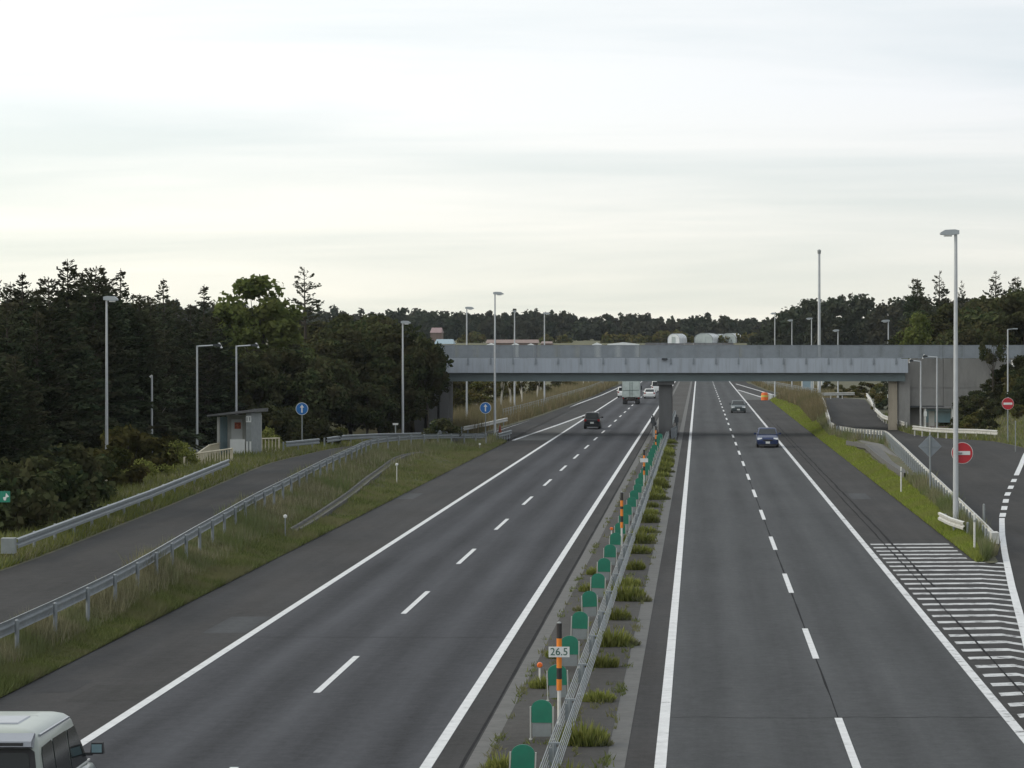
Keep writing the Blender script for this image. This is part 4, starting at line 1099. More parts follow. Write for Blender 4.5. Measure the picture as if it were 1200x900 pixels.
def near_van():
    """high-roofed van leaving the frame at the lower left"""
    L, W, HT = 4.6, 1.72, 2.12
    root = tag(empty('van', (-10.62, 47.2, 0.004), math.radians(0.6)), 'cream van with dark windows at the lower left corner', 'van', 'vehicles driving on the highway')
    belt = 1.16
    st = [(-.5, .90, .42, .98), (-.492, .97, .30, 1.12), (-.3, 1, .26, belt), (.2, 1, .26, belt), (.36, 1, .26, belt - .04), (.44, .97, .28, belt - .16), (.49, .92, .34, belt - .34), (.5, .82, .42, belt - .46)]
    rws = []
    for t, wf, zl, zt in st:
        w = W / 2 * wf; ht = zt - zl
        half = [(w * .86, zl), (w * .97, zl + .10 * ht), (w, zl + .4 * ht), (w * .995, zl + .8 * ht), (w * .965, zl + .96 * ht), (w * .6, zt + .008), (w * .2, zt + .01)]
        rws.append([(x, t * L, z) for x, z in half] + [(-x, t * L, z) for x, z in reversed(half)])
    bb = MB(); bb.rows(rws, closed=True); n = 14; bb.f.append(tuple(range(n))); bb.f.append(tuple(range(len(bb.v) - n, len(bb.v))))
    bb.build('body', 'paint_slate', root, smooth=True)
    hw0, hw1 = W * .478, W * .415
    zr = 1.93
    yb = (-.490 * L, .30 * L); yr = (-.462 * L, .135 * L)
    def lev(u): return (belt + (zr - belt) * u, yb[0] + (yr[0] - yb[0]) * u, yb[1] + (yr[1] - yb[1]) * u, hw0 + (hw1 - hw0) * u)
    rws = [rrect(hw0, yb[0] - .004, yb[1] + .03, belt - .05, .14, 5)]
    for u in (0, .25, .5, .75, 1.0):
        z, a, c_, hw = lev(u); rws.append(rrect(hw, a, c_, z, .14, 5))
    for dz, ins, fr in ((.06, .035, .05), (.11, .09, .13), (.145, .18, .26), (.17, .36, .5)):
        rws.append(rrect(hw1 - ins, yr[0] + ins * .9, yr[1] - fr, zr + dz, .16, 5))
    bb = MB(); bb.rows(rws, closed=True); n = 24; bb.f.append(tuple(range(len(bb.v) - n, len(bb.v))))
    bb.build('cabin', 'paint_cream', root, smooth=True)
    def pane(name_, quad, nrm, m='glass', th=.012, parent=root):
        nrm = Vector(nrm); q = [Vector(p) for p in quad]; k = len(q)
        fs = [tuple(range(k - 1, -1, -1)), tuple(range(k, 2 * k))] + [(i, (i + 1) % k, k + (i + 1) % k, k + i) for i in range(k)]
        return MB().add([p - nrm * .03 for p in q] + [p + nrm * th for p in q], fs).build(name_, m, parent)
    z0, r0, f0, h0 = lev(.04); z1, r1, f1, h1 = lev(.90)
    for s in (-1, 1):
        nr = Vector((s * (z1 - z0), 0, h0 - h1)).normalized()
        def P(y, u):
            z, r_, f_, h_ = lev(u); return (s * h_, y, z)
        pane('side_window', [P(-1.95, .03), P(-1.93, .72), P(-1.85, .84), P(-1.20, .87), P(-1.14, .83), P(-1.14, .03)], nr)
        pane('side_window', [P(-1.08, .03), P(-1.08, .82), P(-1.02, .87), P(-.08, .87), P(-.04, .83), P(-.04, .03)], nr)
        z, r_, f_, h_ = lev(.8)
        pane('side_window', [P(.03, .03), P(.03, .86), P(.60, .86), P(1.02, .35), P(1.22, .03)], nr)
        z, a, c_, hw = lev(.05)
        MB().box((s * (hw0 + .002), -.3, belt + .015), (.03, 3.4, .028)).build('belt_moulding', 'sign_white', root)
        MB().box((s * (hw1 - .015), -.75, zr + .052), (.035, 2.2, .03)).build('roof_gutter', 'van_grey', root)
        MB().box((s * (hw0 + .15), 1.32, belt + .21), (.21, .13, .18), top=(.85, .8)).build('mirror', 'rubber', root)
        MB().box((s * (hw0 + .15), 1.25, belt + .21), (.16, .02, .13)).build('mirror_glass', 'clear_blue', root)
        MB().box((s * hw0, 1.28, belt + .12), (.16, .06, .05)).build('mirror_arm', 'rubber', root)
        MB().box((s * W * .44, -L / 2 + .035, .95), (.16, .09, .42)).build('tail_light', 'tail_red', root)
        MB().box((s * W * .36, L / 2 - .1, .78), (.36, .2, .2)).build('headlight', 'head_clear', root)
    nb = Vector((0, -(zr - belt), yr[0] - yb[0])).normalized()
    def B(x, u):
        z, r_, f_, h_ = lev(u); return (x * h_, r_ - .002, z)
    pane('rear_frame', [B(.93, .02), B(.93, .80), B(.85, .86), B(-.85, .86), B(-.93, .80), B(-.93, .02)], nb, 'rubber', .008)
    pane('rear_window', [B(.80, .08), B(.82, .72), B(.76, .78), B(-.76, .78), B(-.82, .72), B(-.80, .08)], nb, 'glass', .016)
    ws = Vector((0, zr - belt, yb[1] - yr[1])).normalized()
    z0, r0, f0, h0 = lev(.06); z1, r1, f1, h1 = lev(.92)
    pane('windshield', [(-h0 * .9, f0, z0), (h0 * .9, f0, z0), (h1 * .9, f1, z1), (-h1 * .9, f1, z1)], ws)
    # roof spoiler over the rear door with its dark slot
    sp = MB(); yy = yr[0]
    sp.prism([(yy - .20, zr - .06), (yy - .19, zr + .02), (yy + .04, zr + .115), (yy + .10, zr + .10), (yy + .10, zr - .09), (yy - .05, zr - .10)], -hw1 + .04, hw1 - .04, 'yz')
    s_o = sp.build('roof_spoiler', 'van_grey', root)
    MB().box((0, yy - .197, zr - .022), (hw1 * 1.55, .02, .045)).build('brake_light', 'rubber', s_o)
    # raised roof panel and seams
    MB().box((-.10, -1.0, zr + .178), (.8, .9, .025), top=(.95, .95)).build('roof_hatch', 'van_grey', root)
    MB().box((0, -.42, zr + .162), (W * .44, .03, .018)).build('roof_seam', 'grey_panel', root)
    MB().box((0, -L / 2 - .02, .5), (W * .94, .16, .26)).build('bumper', 'paint_slate', root)
    MB().box((0, L / 2, .5), (W * .94, .16, .26)).build('bumper', 'paint_slate', root)
    MB().box((0, -L / 2 - .05, .78), (.33, .02, .165)).build('number_plate', 'plate', root)
    wheel_set(root, W, -1.35, 1.35, .35)
near_van()

# ------------------------------------------------------------------ vegetation
def quads_from(C, A, B):
    """quads centred on C with half-axes A and B"""
    V = np.stack([C - A - B, C + A - B, C + A + B, C - A + B], axis=1)
    return V.reshape(-1, 3)
def unit(v): return v / (np.linalg.norm(v, axis=1, keepdims=True) + 1e-9)
def conifer_mesh(seed, h, r, bare=0.06, dens=1.0, leaf=0.13, up=0.0, droop=0.35, top_thin=0.8, gap=0.0):
    g = np.random.default_rng(seed)
    C, A, B = [], [], []
    br = MB(); 
    z = bare * h
    lean = g.normal(0, 0.012, 2)
    while z < h * 0.985:
        t = (z - bare * h) / (h * (1 - bare))
        nb = max(3, int((7 if t < .8 else 4) * dens))
        a0 = g.uniform(0, 6.28)
        for k in range(nb):
            if g.random() < gap: continue
            L = r * (1 - t) ** top_thin * g.uniform(.55, 1.12) + 0.12
            az = a0 + 6.283 * k / nb + g.normal(0, .25)
            el = up + g.normal(0.05, .12) + (0.55 * t)
            d = np.array([math.cos(az) * math.cos(el), math.sin(az) * math.cos(el), math.sin(el)])
            o = np.array([lean[0] * z, lean[1] * z, z])
            ns = max(6, int(L * 17 * dens))
            s = np.sqrt(g.uniform(0.03, 1.0, ns))
            P = o + d * (s * L)[:, None]; P[:, 2] -= droop * L * s ** 2 * (1 - .8 * t)
            side = np.array([-d[1], d[0], 0]); side /= np.linalg.norm(side) + 1e-9
            spread = (0.30 * L * (1 - s * .75) + .06)
            P = P + side * (g.uniform(-1, 1, ns) * spread)[:, None]; P[:, 2] += g.normal(0, .05, ns) - np.abs(g.normal(0, .06, ns))
            dirs = unit(d + side * g.normal(0, .8, ns)[:, None] + g.normal(0, .35, (ns, 3)) + np.array([0, 0, -.25]))
            nrm = unit(np.cross(dirs, g.normal(0, 1, (ns, 3))))
            ll = leaf * g.uniform(.7, 1.6, ns) * (1 - .35 * t)
            C.append(P); A.append(dirs * ll[:, None]); B.append(nrm * (ll * .34)[:, None])
            if L > .5:
                e = o + d * L * .9; e[2] -= droop * L * .8 * (1 - .8 * t)
                br.tube(o, e, .035 * (1 - t) + .012, .006, 4, cap=False)
        z += (0.030 * h) * g.uniform(.7, 1.3) / max(.6, dens)
    V = quads_from(np.concatenate(C), np.concatenate(A), np.concatenate(B))
    crown = np_mesh('crown', V, 4, 'needles')
    pts = [(lean[0] * zz, lean[1] * zz, zz) for zz in np.linspace(-.15, h, 7)]
    br.path(pts, [max(.012, .020 * h * (1 - i / 6.0) ** .9) for i in range(7)], 8)
    return br.mesh('trunk', 'bark', fix=False), crown
def broad_mesh(seed, h, rx, crown0=0.25, leaf=0.12, m='leaves_dark', n_lobe=34, per=230, lobe=0.30, bark='bark', hollow=.55, squash=1.0, trunk_r=.016):
    g = np.random.default_rng(seed)
    zc = h * (crown0 + 1) / 2; rz = h * (1 - crown0) / 2
    C, A, B = [], [], []; tb = MB()
    for k in range(n_lobe):
        u = unit(g.normal(0, 1, (1, 3)))[0]
        rr = g.uniform(hollow, .92) ** (1 / 1.5)
        wz = 1 - .25 * max(0, u[2])
        c = np.array([u[0] * rx * rr * wz, u[1] * rx * rr * wz, zc + u[2] * rz * rr * squash])
        lr = lobe * min(rx, rz) * g.uniform(.65, 1.35)
        n = int(per * g.uniform(.7, 1.3))
        d = unit(g.normal(0, 1, (n, 3)))
        rad = lr * g.uniform(.15, 1.05, n) ** .5
        P = c + d * rad[:, None] * np.array([1.1, 1.1, .8])
        nn = unit(d * .7 + g.normal(0, .75, (n, 3)) + np.array([0, 0, .3]))
        a = unit(np.cross(nn, g.normal(0, 1, (n, 3)))); b_ = np.cross(nn, a)
        ll = leaf * g.uniform(.6, 1.5, n)
        C.append(P); A.append(a * ll[:, None]); B.append(b_ * (ll * .62)[:, None])
        if k % 2 == 0:
            s = (0, 0, h * crown0 * g.uniform(.6, 1.3)); mid = (c[0] * .4, c[1] * .4, (s[2] + c[2]) / 2 - .03 * h)
            tb.path([s, mid, tuple(c)], [trunk_r * h * .45, trunk_r * h * .3, .01], 5)
    crown = np_mesh('crown', quads_from(np.concatenate(C), np.concatenate(A), np.concatenate(B)), 4, m)
    tb.path([(0, 0, -.15), (.02 * h, 0, h * .25), (-.01 * h, .01 * h, h * .55), (0, 0, h * .8)], [trunk_r * h * 1.2, trunk_r * h, trunk_r * h * .6, .02], 8)
    return tb.mesh('trunk', bark, fix=False), crown
def plant_tree(name, protos, p, label, cat='tree', s=1.0, sz=None, rz=None, group=None, parts=('trunk', 'crown')):
    root = tag(empty(name, p, RNG.uniform(0, 6.28) if rz is None else rz), label, cat, group)
    root.scale = (s, s, sz or s)
    for nm, me in zip(parts, protos): link(nm, me, root)
    return root
CON = [conifer_mesh(11, 10, 3.0, dens=1.15, top_thin=.78, droop=.2, up=.1), conifer_mesh(12, 10, 2.5, dens=1.05, top_thin=.85, gap=.1, droop=.25), conifer_mesh(13, 10, 3.6, dens=1.2, droop=.3, top_thin=.68, up=.1), conifer_mesh(14, 10, 2.3, dens=1.0, gap=.15, top_thin=.8, droop=.2, up=.08)]
CON_THIN = conifer_mesh(21, 10, 1.5, bare=.66, dens=.95, leaf=.10, up=.15, droop=.12, top_thin=.6, gap=.3)
CON_OPEN = conifer_mesh(23, 10, 2.0, bare=.2, dens=1.0, leaf=.12, up=.08, droop=.2, top_thin=.72, gap=.3)
BRO = [broad_mesh(31, 8, 3.0), broad_mesh(32, 8, 2.6, crown0=.15), broad_mesh(33, 8, 3.4, crown0=.18, n_lobe=40)]
BRIGHT = broad_mesh(43, 10, 2.6, crown0=.14, m='leaves_bright', n_lobe=72, per=120, lobe=.24, leaf=.12, hollow=.35)
OLIVE = [broad_mesh(51, 6, 2.4, crown0=.08, m='leaves_olive', n_lobe=30, per=160), broad_mesh(52, 6, 2.0, crown0=.1, m='leaves_olive', n_lobe=26, per=150)]
SHRUB = [broad_mesh(61, 2, 1.3, crown0=.0, m='leaves_dark', n_lobe=22, per=170, leaf=.075, lobe=.4), broad_mesh(62, 2, 1.2, crown0=.0, m='leaves_olive', n_lobe=20, per=160, leaf=.075, lobe=.4)]
WEEDY = broad_mesh(63, 2, 1.1, crown0=.0, m='weed', n_lobe=18, per=110, leaf=.06, lobe=.4)
BIRCH = broad_mesh(71, 9, 1.7, crown0=.42, m='leaves_olive', n_lobe=20, per=90, bark='pale_bark', leaf=.1, trunk_r=.021)

def tree_px(kind, px, ytop, Y, label, z=0.0, wide=1.0, group=None, rz=None, ph=10.0, name=None, cat='tree'):
    h = h_top(ytop, Y) - z; s = h / ph
    return plant_tree(name or ('conifer_tree' if ph == 10.0 else 'broadleaf_tree'), kind, ((px - VX) * Y / F, Y, z), label, cat, s * wide, s, rz, group)
GL = 'trees of the dark forest left of the bus lane'
# skyline trees, one by one, from the left edge
tree_px(CON[0], -14, 318, 150, 'pointed dark conifer cut off by the left edge', group=GL)
tree_px(CON[3], 27, 319, 172, 'narrow spiky conifer between the left edge and the bushy pair', group=GL)
tree_px(CON[2], 66, 324, 165, 'bushy dark conifer whose side branches reach towards the left edge', group=GL)
tree_px(CON[0], 83, 303, 186, 'tallest bushy conifer on the left skyline', group=GL, wide=1.05)
tree_px(CON[2], 104, 311, 180, 'bushy conifer merging with the tallest one on its right', group=GL)
tree_px(CON[1], 139, 314, 205, 'slender spire conifer right above the far left lamp head', group=GL)
tree_px(CON[2], 160, 344, 188, 'low broad conifer right of the slender spire', group=GL)
tree_px(CON[3], 193, 326, 228, 'small conifer tip in the skyline gap left of the two arm lamps', group=GL)
tree_px(CON[1], 237, 333, 236, 'faint grey conifer tip above the left arm lamp', group=GL)
tree_px(BRIGHT, 308, 316, 244, 'bright green round-topped leafy tree on the left skyline', wide=1.18, group=GL, name='leafy_tree')
tree_px(BRIGHT, 274, 350, 241, 'smaller bright green shoulder tree left of the round-topped leafy tree', wide=1.0, group=GL, name='leafy_tree')
tree_px(CON_THIN, 360, 313, 262, 'lone bare-stemmed conifer with a tufted top against the sky', group=GL, wide=1.0)
# mass of the forest
MASS = 'dark evergreen tree inside the forest mass left of the bridge'
fm = random.Random(9)
for px, yt, Y, k in [(-35, 335, 140, 0), (8, 352, 146, 2), (44, 365, 140, 0), (45, 338, 190, 2), (120, 330, 200, 0), (8, 330, 190, 0), (172, 346, 222, 0), (94, 318, 192, 2), (112, 324, 186, 2), (318, 392, 300, 0), (340, 396, 310, 2), (60, 352, 215, 1), (20, 340, 225, 2), (150, 360, 235, 2), (178, 350, 215, 0),
                     (205, 352, 246, 2), (222, 356, 232, 0), (255, 372, 240, 2), (250, 352, 280, 1), (292, 408, 238, 2), (330, 402, 246, 0), (240, 370, 226, 2), (350, 402, 236, 2),
                     (110, 366, 182, 2), (85, 382, 172, 2), (15, 415, 128, 2), (-25, 400, 125, 0), (60, 430, 140, 0), (128, 400, 188, 0), (195, 385, 212, 2)]:
    tree_px(CON[k], px, yt, Y, MASS, wide=fm.uniform(1.0, 1.25), group=GL)
MB2 = 'dark leafy tree in the forest mass just left of the bridge'
for px, yt, Y, k in [(372, 392, 258, 0), (385, 368, 278, 1), (398, 378, 262, 2), (425, 362, 300, 0), (440, 374, 268, 1), (455, 382, 255, 2), (412, 400, 244, 2), (380, 412, 238, 0), (350, 410, 234, 2),
                     (318, 402, 232, 0), (462, 390, 256, 0), (470, 398, 250, 1), (445, 420, 243, 2), (290, 410, 228, 1), (430, 445, 238, 0), (450, 455, 241, 1)]:
    tree_px(BRO[k], px, yt, Y, MB2, ph=8.0, wide=fm.uniform(.95, 1.2), group=GL)
tree_px(broad_mesh(91, 8, 3.0, crown0=.52, n_lobe=40, per=200, lobe=.42), 500, 400, 250, 'dark leafy tree whose boughs overhang the left end of the bridge', ph=8.0, wide=.72, group=GL)
# shrubs at the forest foot
for i, (px, py, hh, k, lab) in enumerate([(372, 533, 2.3, 0, 'round dark bush standing in front of the long left guardrail bend'), (345, 528, 2.9, 0, 'dark bush behind the short guardrail piece'), (318, 530, 3.0, 0, 'dark bush right behind the bus shelter'),
        (150, 572, 3.2, 1, 'olive bush left of the plain white pole'), (128, 585, 2.6, 1, 'olive bush above the weathered cream handrail'), (90, 602, 2.6, 0, 'dark bush left of the weathered cream handrail'),
        (50, 622, 2.8, 0, 'dark bush behind the near part of the left guardrail'), (18, 632, 2.6, 0, 'dark bush beside the green sign'), (-10, 640, 3.0, 0, 'dark bush at the left edge below the green sign'), (70, 608, 3.0, 0, 'dark bush between the two bushes behind the left guardrail'), (395, 527, 1.6, 1, 'small olive bush at the foot of the guardrail behind the round bush'),
        (518, 522, 1.9, 0, 'dark ragged bush before the left bridge columns'), (190, 545, 2.0, 1, 'olive bush right of the plain white pole')]):
    p = at_h(px, py, .35); s = hh / 2
    plant_tree('bush', SHRUB[k], p, lab, 'bush', s * 1.05, s, group='bushes at the forest foot', parts=('stem', 'foliage'))
for i, (px, py, hh) in enumerate([(165, 572, 1.5), (182, 566, 1.7), (200, 562, 1.6), (216, 558, 1.5), (150, 580, 1.3), (192, 571, 1.2), (312, 530, 1.7), (322, 531, 1.2), (172, 560, 1.9), (208, 552, 1.8)]):
    plant_tree('weed_clump', WEEDY, at_h(px, py, .45), 'yellow-green weed clump growing between the left guardrail and the bus shelter', 'weeds', hh / 2 * .9, hh / 2, group='yellow weeds near the bus shelter', parts=('stem', 'foliage'))
# pale bare shrub by the plain pole
def dead_tree(p, h, label):
    g = random.Random(4); b = MB()
    for k in range(9):
        a, e = g.uniform(0, 6.28), g.uniform(.15, .55)
        q = Vector((0, 0, g.uniform(0, .3) * h)); pts = [q]
        for j in range(4):
            q = q + Vector((math.cos(a) * math.sin(e), math.sin(a) * math.sin(e), math.cos(e))) * h * .25; a += g.uniform(-.5, .5); e += g.uniform(-.1, .2); pts.append(q)
        b.path(pts, [.05, .035, .025, .015, .008], 5)
    o = b.build('bare_shrub', 'dead_wood', fix=False); o.location = p; tag(o, label, 'shrub')
p = at_y(168, 520, 196); dead_tree(Vector((p.x, 196, .2)), 4.2, 'pale leafless shrub behind the plain white pole')
# birch-like trunks and scrub beyond the bridge on the left
for px, ytop, Y, lab in [(588, 425, 345, 'leftmost pale trunk seen under the bridge beyond the tall lamp'), (598, 418, 350, 'leaning pale trunk right of the tall lamp under the bridge'), (611, 420, 360, 'pale trunk in the middle of the row under the bridge'),
                         (630, 422, 385, 'pale trunk left of the mid lamp under the bridge'), (684, 424, 520, 'pale trunk far along the lane under the bridge'), (690, 426, 530, 'farthest pale trunk along the lane under the bridge')]:
    tree_px(BIRCH, px, ytop, Y, lab, ph=9.0, wide=.75, name='pale_trunk_tree', group='pale-trunked trees beyond the bridge')
for i, (px, ytop, Y) in enumerate([(530, 452, 330), (545, 440, 345), (560, 448, 340), (575, 445, 372), (595, 446, 390), (615, 440, 410), (632, 446, 430), (650, 442, 470), (668, 440, 500), (690, 440, 560), (705, 441, 600), (540, 425, 380), (520, 436, 320), (555, 428, 420), (580, 430, 440)]):
    tree_px(OLIVE[i % 2], px, ytop, Y, 'olive scrub tree seen under the left half of the bridge', ph=6.0, wide=1.35, name='scrub_tree', group='scrub under the left half of the bridge')
for i, (px, ytop, Y) in enumerate([(1000, 452, 400), (1015, 446, 390), (1030, 450, 370), (985, 450, 420), (970, 446, 470), (945, 444, 520), (925, 442, 560), (905, 441, 600), (1040, 455, 340), (1028, 470, 318)]):
    tree_px(OLIVE[i % 2], px, ytop, Y, 'olive scrub tree seen under the right half of the bridge', z=.3, ph=6.0, wide=1.3, name='scrub_tree', group='scrub under the right half of the bridge')
# right side trees
GR = 'trees behind the concrete wall on the right'
for px, yt, Y, k, lab, w in [(1074, 326, 318, CON[2], 'bushy dark conifer leftmost behind the right end of the bridge', .85), (1100, 317, 322, CON_OPEN, 'open spiky conifer left of the tall right lamp', 1.0), (1127, 328, 330, CON_OPEN, 'thin tufted conifer just right of the tall right lamp', .6),
                             (1166, 317, 325, CON_OPEN, 'pale airy conifer with drooping branches near the right edge', 1.15), (1192, 324, 300, CON[0], 'dense dark conifer at the right edge', 1.0), (1110, 350, 310, CON[0], 'dark conifer filling the gap below the open spiky one', .8), (1088, 352, 306, CON[2], 'broad dark conifer beside the bright green tree', .8)]:
    tree_px(k, px, yt, Y, lab, z=.8, wide=w, group=GR)
for px, yt, Y, k, lab in [(1075, 362, 292, BRIGHT, 'bright green leafy tree behind the right end of the bridge'), (1058, 384, 298, BRIGHT, 'small bright green tree left of the bright leafy one')]:
    tree_px(k, px, yt, Y, lab, z=.8, wide=.75, group=GR, name='leafy_tree')
for px, yt, Y, k in [(1140, 350, 300, 0), (1160, 343, 305, 1), (1185, 340, 292, 2), (1210, 335, 300, 0), (1150, 362, 288, 2), (1125, 352, 296, 1), (1178, 360, 284, 0), (1200, 365, 280, 1), (1098, 366, 296, 2), (1140, 375, 282, 0)]:
    tree_px(BRO[k], px, yt, Y, 'dark leafy tree in the mass above the concrete wall', z=.8, ph=8.0, wide=1.12, group=GR)
# small tree with a bare stem before the wall
x = (1165 - VX) * 254 / F; zz = hill(x, 254) + RGZ(254) * (1 - sm(2, 30, x - RLX(254)))
tree_px(broad_mesh(81, 8, 3.0, crown0=.45, n_lobe=26, per=150, leaf=.1), 1164, 385, 254, 'small tree with a thin bare stem before the concrete wall', z=zz - .1, ph=8.0, wide=.6, name='small_tree')
# bushes on the right slope
fb = random.Random(12)
SL = 'bushes covering the slope below the concrete wall'
n = 0
for px, py0 in [(1112, 497), (1122, 492), (1135, 486), (1120, 478), (1132, 470), (1145, 478), (1145, 462), (1158, 470), (1160, 455), (1172, 462), (1172, 448), (1185, 456), (1196, 462), (1150, 495), (1165, 488), (1178, 482), (1195, 485), (1108, 488), (1140, 503), (1160, 504), (1195, 447), (1205, 470), (1186, 472), (1127, 503), (1200, 436), (1208, 440), (1180, 443), (1188, 440), (1202, 455), (1195, 476), (1172, 474)]:
    # march down the ray until it meets the slope
    Y = 215.0
    while Y < 260:
        q = at_y(px, py0, Y); zz = hill(q.x, Y) + RGZ(Y) * (1 - sm(2, 30, q.x - RLX(Y)))
        if q.z <= zz + .25: break
        Y += .5
    s = fb.uniform(.55, .9)
    plant_tree('bush', SHRUB[1 if fb.random() < .35 else 0], (q.x, Y, zz - .1), 'low bush on the dark planted slope below the concrete wall', 'bush', s, s * .9, group=SL, parts=('stem', 'foliage')); n += 1

# median plants: a clump at every barrier post, and smaller ones on its left
def clump_mesh(seed, n=420, r=.42, h=.42, m='weed'):
    g = np.random.default_rng(seed)
    a = g.uniform(0, 6.28, n); rr = r * np.sqrt(g.uniform(0, 1, n))
    base = np.stack([rr * np.cos(a) * 1.25, rr * np.sin(a) * .7, np.zeros(n)], 1)
    hh = h * g.uniform(.4, 1.0, n) * (1 - .6 * (rr / r) ** 2)
    d = np.stack([np.cos(a) * g.uniform(.1, .8, n), np.sin(a) * g.uniform(.1, .8, n), np.ones(n)], 1)
    tip = base + unit(d) * hh[:, None] * 1.25
    sd = unit(np.cross(d, g.normal(0, 1, (n, 3)))) * .016
    mid = (base + tip) / 2 + g.normal(0, .02, (n, 3))
    V = np.stack([base - sd, base + sd, mid + sd * 1.6, tip], 1).reshape(-1, 3)
    return np_mesh('leaves', V, 4, m)
CL = [clump_mesh(s, m='weed') for s in (1, 2, 3)] + [clump_mesh(4, 200, .35, .3, 'grass_dry')]
y, i = 53.2, 0
fc = random.Random(8)
while y < 245:
    root = tag(empty('median_plant', (-2.28 + fc.uniform(-.08, .08), y - .6 + fc.uniform(-1.1, 1.1), .01), fc.uniform(-.4, .4)), '%s grass clump right of the median cables counting away from the camera' % nth(i), 'plant', 'grass clumps along the median')
    s = fc.uniform(.6, 1.35); root.scale = (s * fc.uniform(.75, 1.1), s, s * fc.uniform(.85, 1.25))
    link('leaves', fc.choice(CL[:3]), root)
    if fc.random() < .8:
        o = link('leaves', CL[3], root); o.location = (fc.uniform(.2, .5), fc.uniform(-.2, .2), 0); o.scale = (.7, .7, .6)
    i += 1; y += STEP
for j, (x, y) in enumerate([(-3.62, 55.8), (-3.55, 69.0), (-3.5, 75.6), (-3.45, 89), (-3.5, 96), (-3.55, 49), (-3.5, 103)]):
    root = tag(empty('median_plant', (x, y, .01)), '%s small grass clump left of the green boards counting away from the camera' % nth(j), 'plant', 'small grass clumps left of the boards')
    link('leaves', CL[j % 4], root); root.scale = (.6, .7, .75)

# stray weeds in the joints of the median paving
g_ = np.random.default_rng(77)
P_ = []
for k in range(520):
    edge = g_.choice([-3.98, -1.78, -2.6, -3.3]); y_ = 50 + 190 * g_.random() ** 1.6; x_ = edge + g_.normal(0, .05 if edge in (-3.98, -1.78) else .22)
    nb_ = g_.integers(3, 14)
    for j in range(nb_):
        b0 = np.array([x_ + g_.normal(0, .06), y_ + g_.normal(0, .14), .01]); t0 = b0 + np.array([g_.normal(0, .06), g_.normal(0, .06), g_.uniform(.03, .16)])
        w0 = np.array([g_.uniform(.008, .02), g_.uniform(-.01, .01), 0]); P_ += [b0 - w0, b0 + w0, t0]
stuff(link('joint_weeds', np_mesh('joint_weeds', np.array(P_), 3, 'grass_green')), 'tiny weeds growing in the joints of the median paving', 'weeds')
# grass blades on the banks
def grass(name, n, sample, hgt, wid, m, label, lean=.35, seed=1):
    g = np.random.default_rng(seed)
    P, scale = sample(g, n); n = len(P)
    hh = hgt[0] + (hgt[1] - hgt[0]) * g.random(n) ** 1.6; hh = hh * scale
    d = np.stack([g.normal(0, lean, n), g.normal(0, lean, n), np.ones(n)], 1)
    tip = P + d * hh[:, None]
    a = g.uniform(0, 3.1416, n); w = wid * (.6 + .8 * g.random(n)) * (1 + P[:, 1] / 140.0)
    sd = np.stack([np.cos(a), np.sin(a), np.zeros(n)], 1) * w[:, None]
    V = np.stack([P - sd, P + sd, tip], 1).reshape(-1, 3)
    return stuff(link(name, np_mesh(name, V, 3, m)), label, 'grass')
def y_pdf(g, n, y0, y1, p=1.35):
    u = g.random(n); e = 1 - p; return (y0 ** e + u * (y1 ** e - y0 ** e)) ** (1 / e)
lgx, lgz = np.vectorize(LGX), np.vectorize(LGZ)
def left_bank(smin, smax, pw=1.0, y0=44, y1=244):
    def f(g, n):
        Y = y_pdf(g, n, y0, y1); s = smin + (smax - smin) * g.random(n) ** pw
        X = -15.5 + (lgx(Y) - .45 + 15.5) * s
        Z = .02 + (lgz(Y) - .02) * s ** 1.25
        pat = np.sin(X * 2.1 + Y * .33) + np.sin(Y * .71 - X * 1.3) + np.sin(Y * .21 + 1)
        # the drain channel stays clear
        sg = .30 + .32 * np.clip((Y - 112) / 88, 0, 1) ** 2 * (3 - 2 * np.clip((Y - 112) / 88, 0, 1))
        keep = ~((np.abs(s - sg) < .27 / np.abs(lgx(Y) - .45 + 15.5)) & (Y > 123) & (Y < 207))
        return np.stack([X, Y, Z], 1)[keep], (1 + .25 * pat)[keep].clip(.4, 1.8)
    return f
grass('short_grass', 190000, left_bank(-.02, .9), (.06, .24), .011, 'grass_green', 'short green grass covering the left bank', seed=2)
grass('dry_grass', 52000, left_bank(.4, 1.06, .6), (.2, .62), .011, 'grass_dry', 'taller dry tan grass on the upper left bank along the guardrail', lean=.2, seed=3)
grass('edge_grass', 26000, left_bank(-.11, .10), (.06, .24), .013, 'grass_green', 'brighter grass fringe where the left bank meets the asphalt', seed=4)
llx = np.vectorize(LLX)
def left_verge(g, n):
    Y = y_pdf(g, n, 85, 235); d = g.random(n) ** 1.3 * 7 + .15
    return np.stack([llx(Y) - d, Y, lgz(Y) * np.clip(1.3 - d / 9, 0, 1) - .02], 1), 1 + .8 * (d / 7)
grass('verge_grass', 60000, left_verge, (.1, .4), .015, 'grass_dry', 'rough dry grass on the verge beyond the left slip road', seed=5)
grass('verge_weeds', 50000, left_verge, (.1, .45), .015, 'weed', 'yellow-green weeds on the verge beyond the left slip road', seed=6)
rgx, rgz_, rlx = np.vectorize(RGX), np.vectorize(RGZ), np.vectorize(RLX)
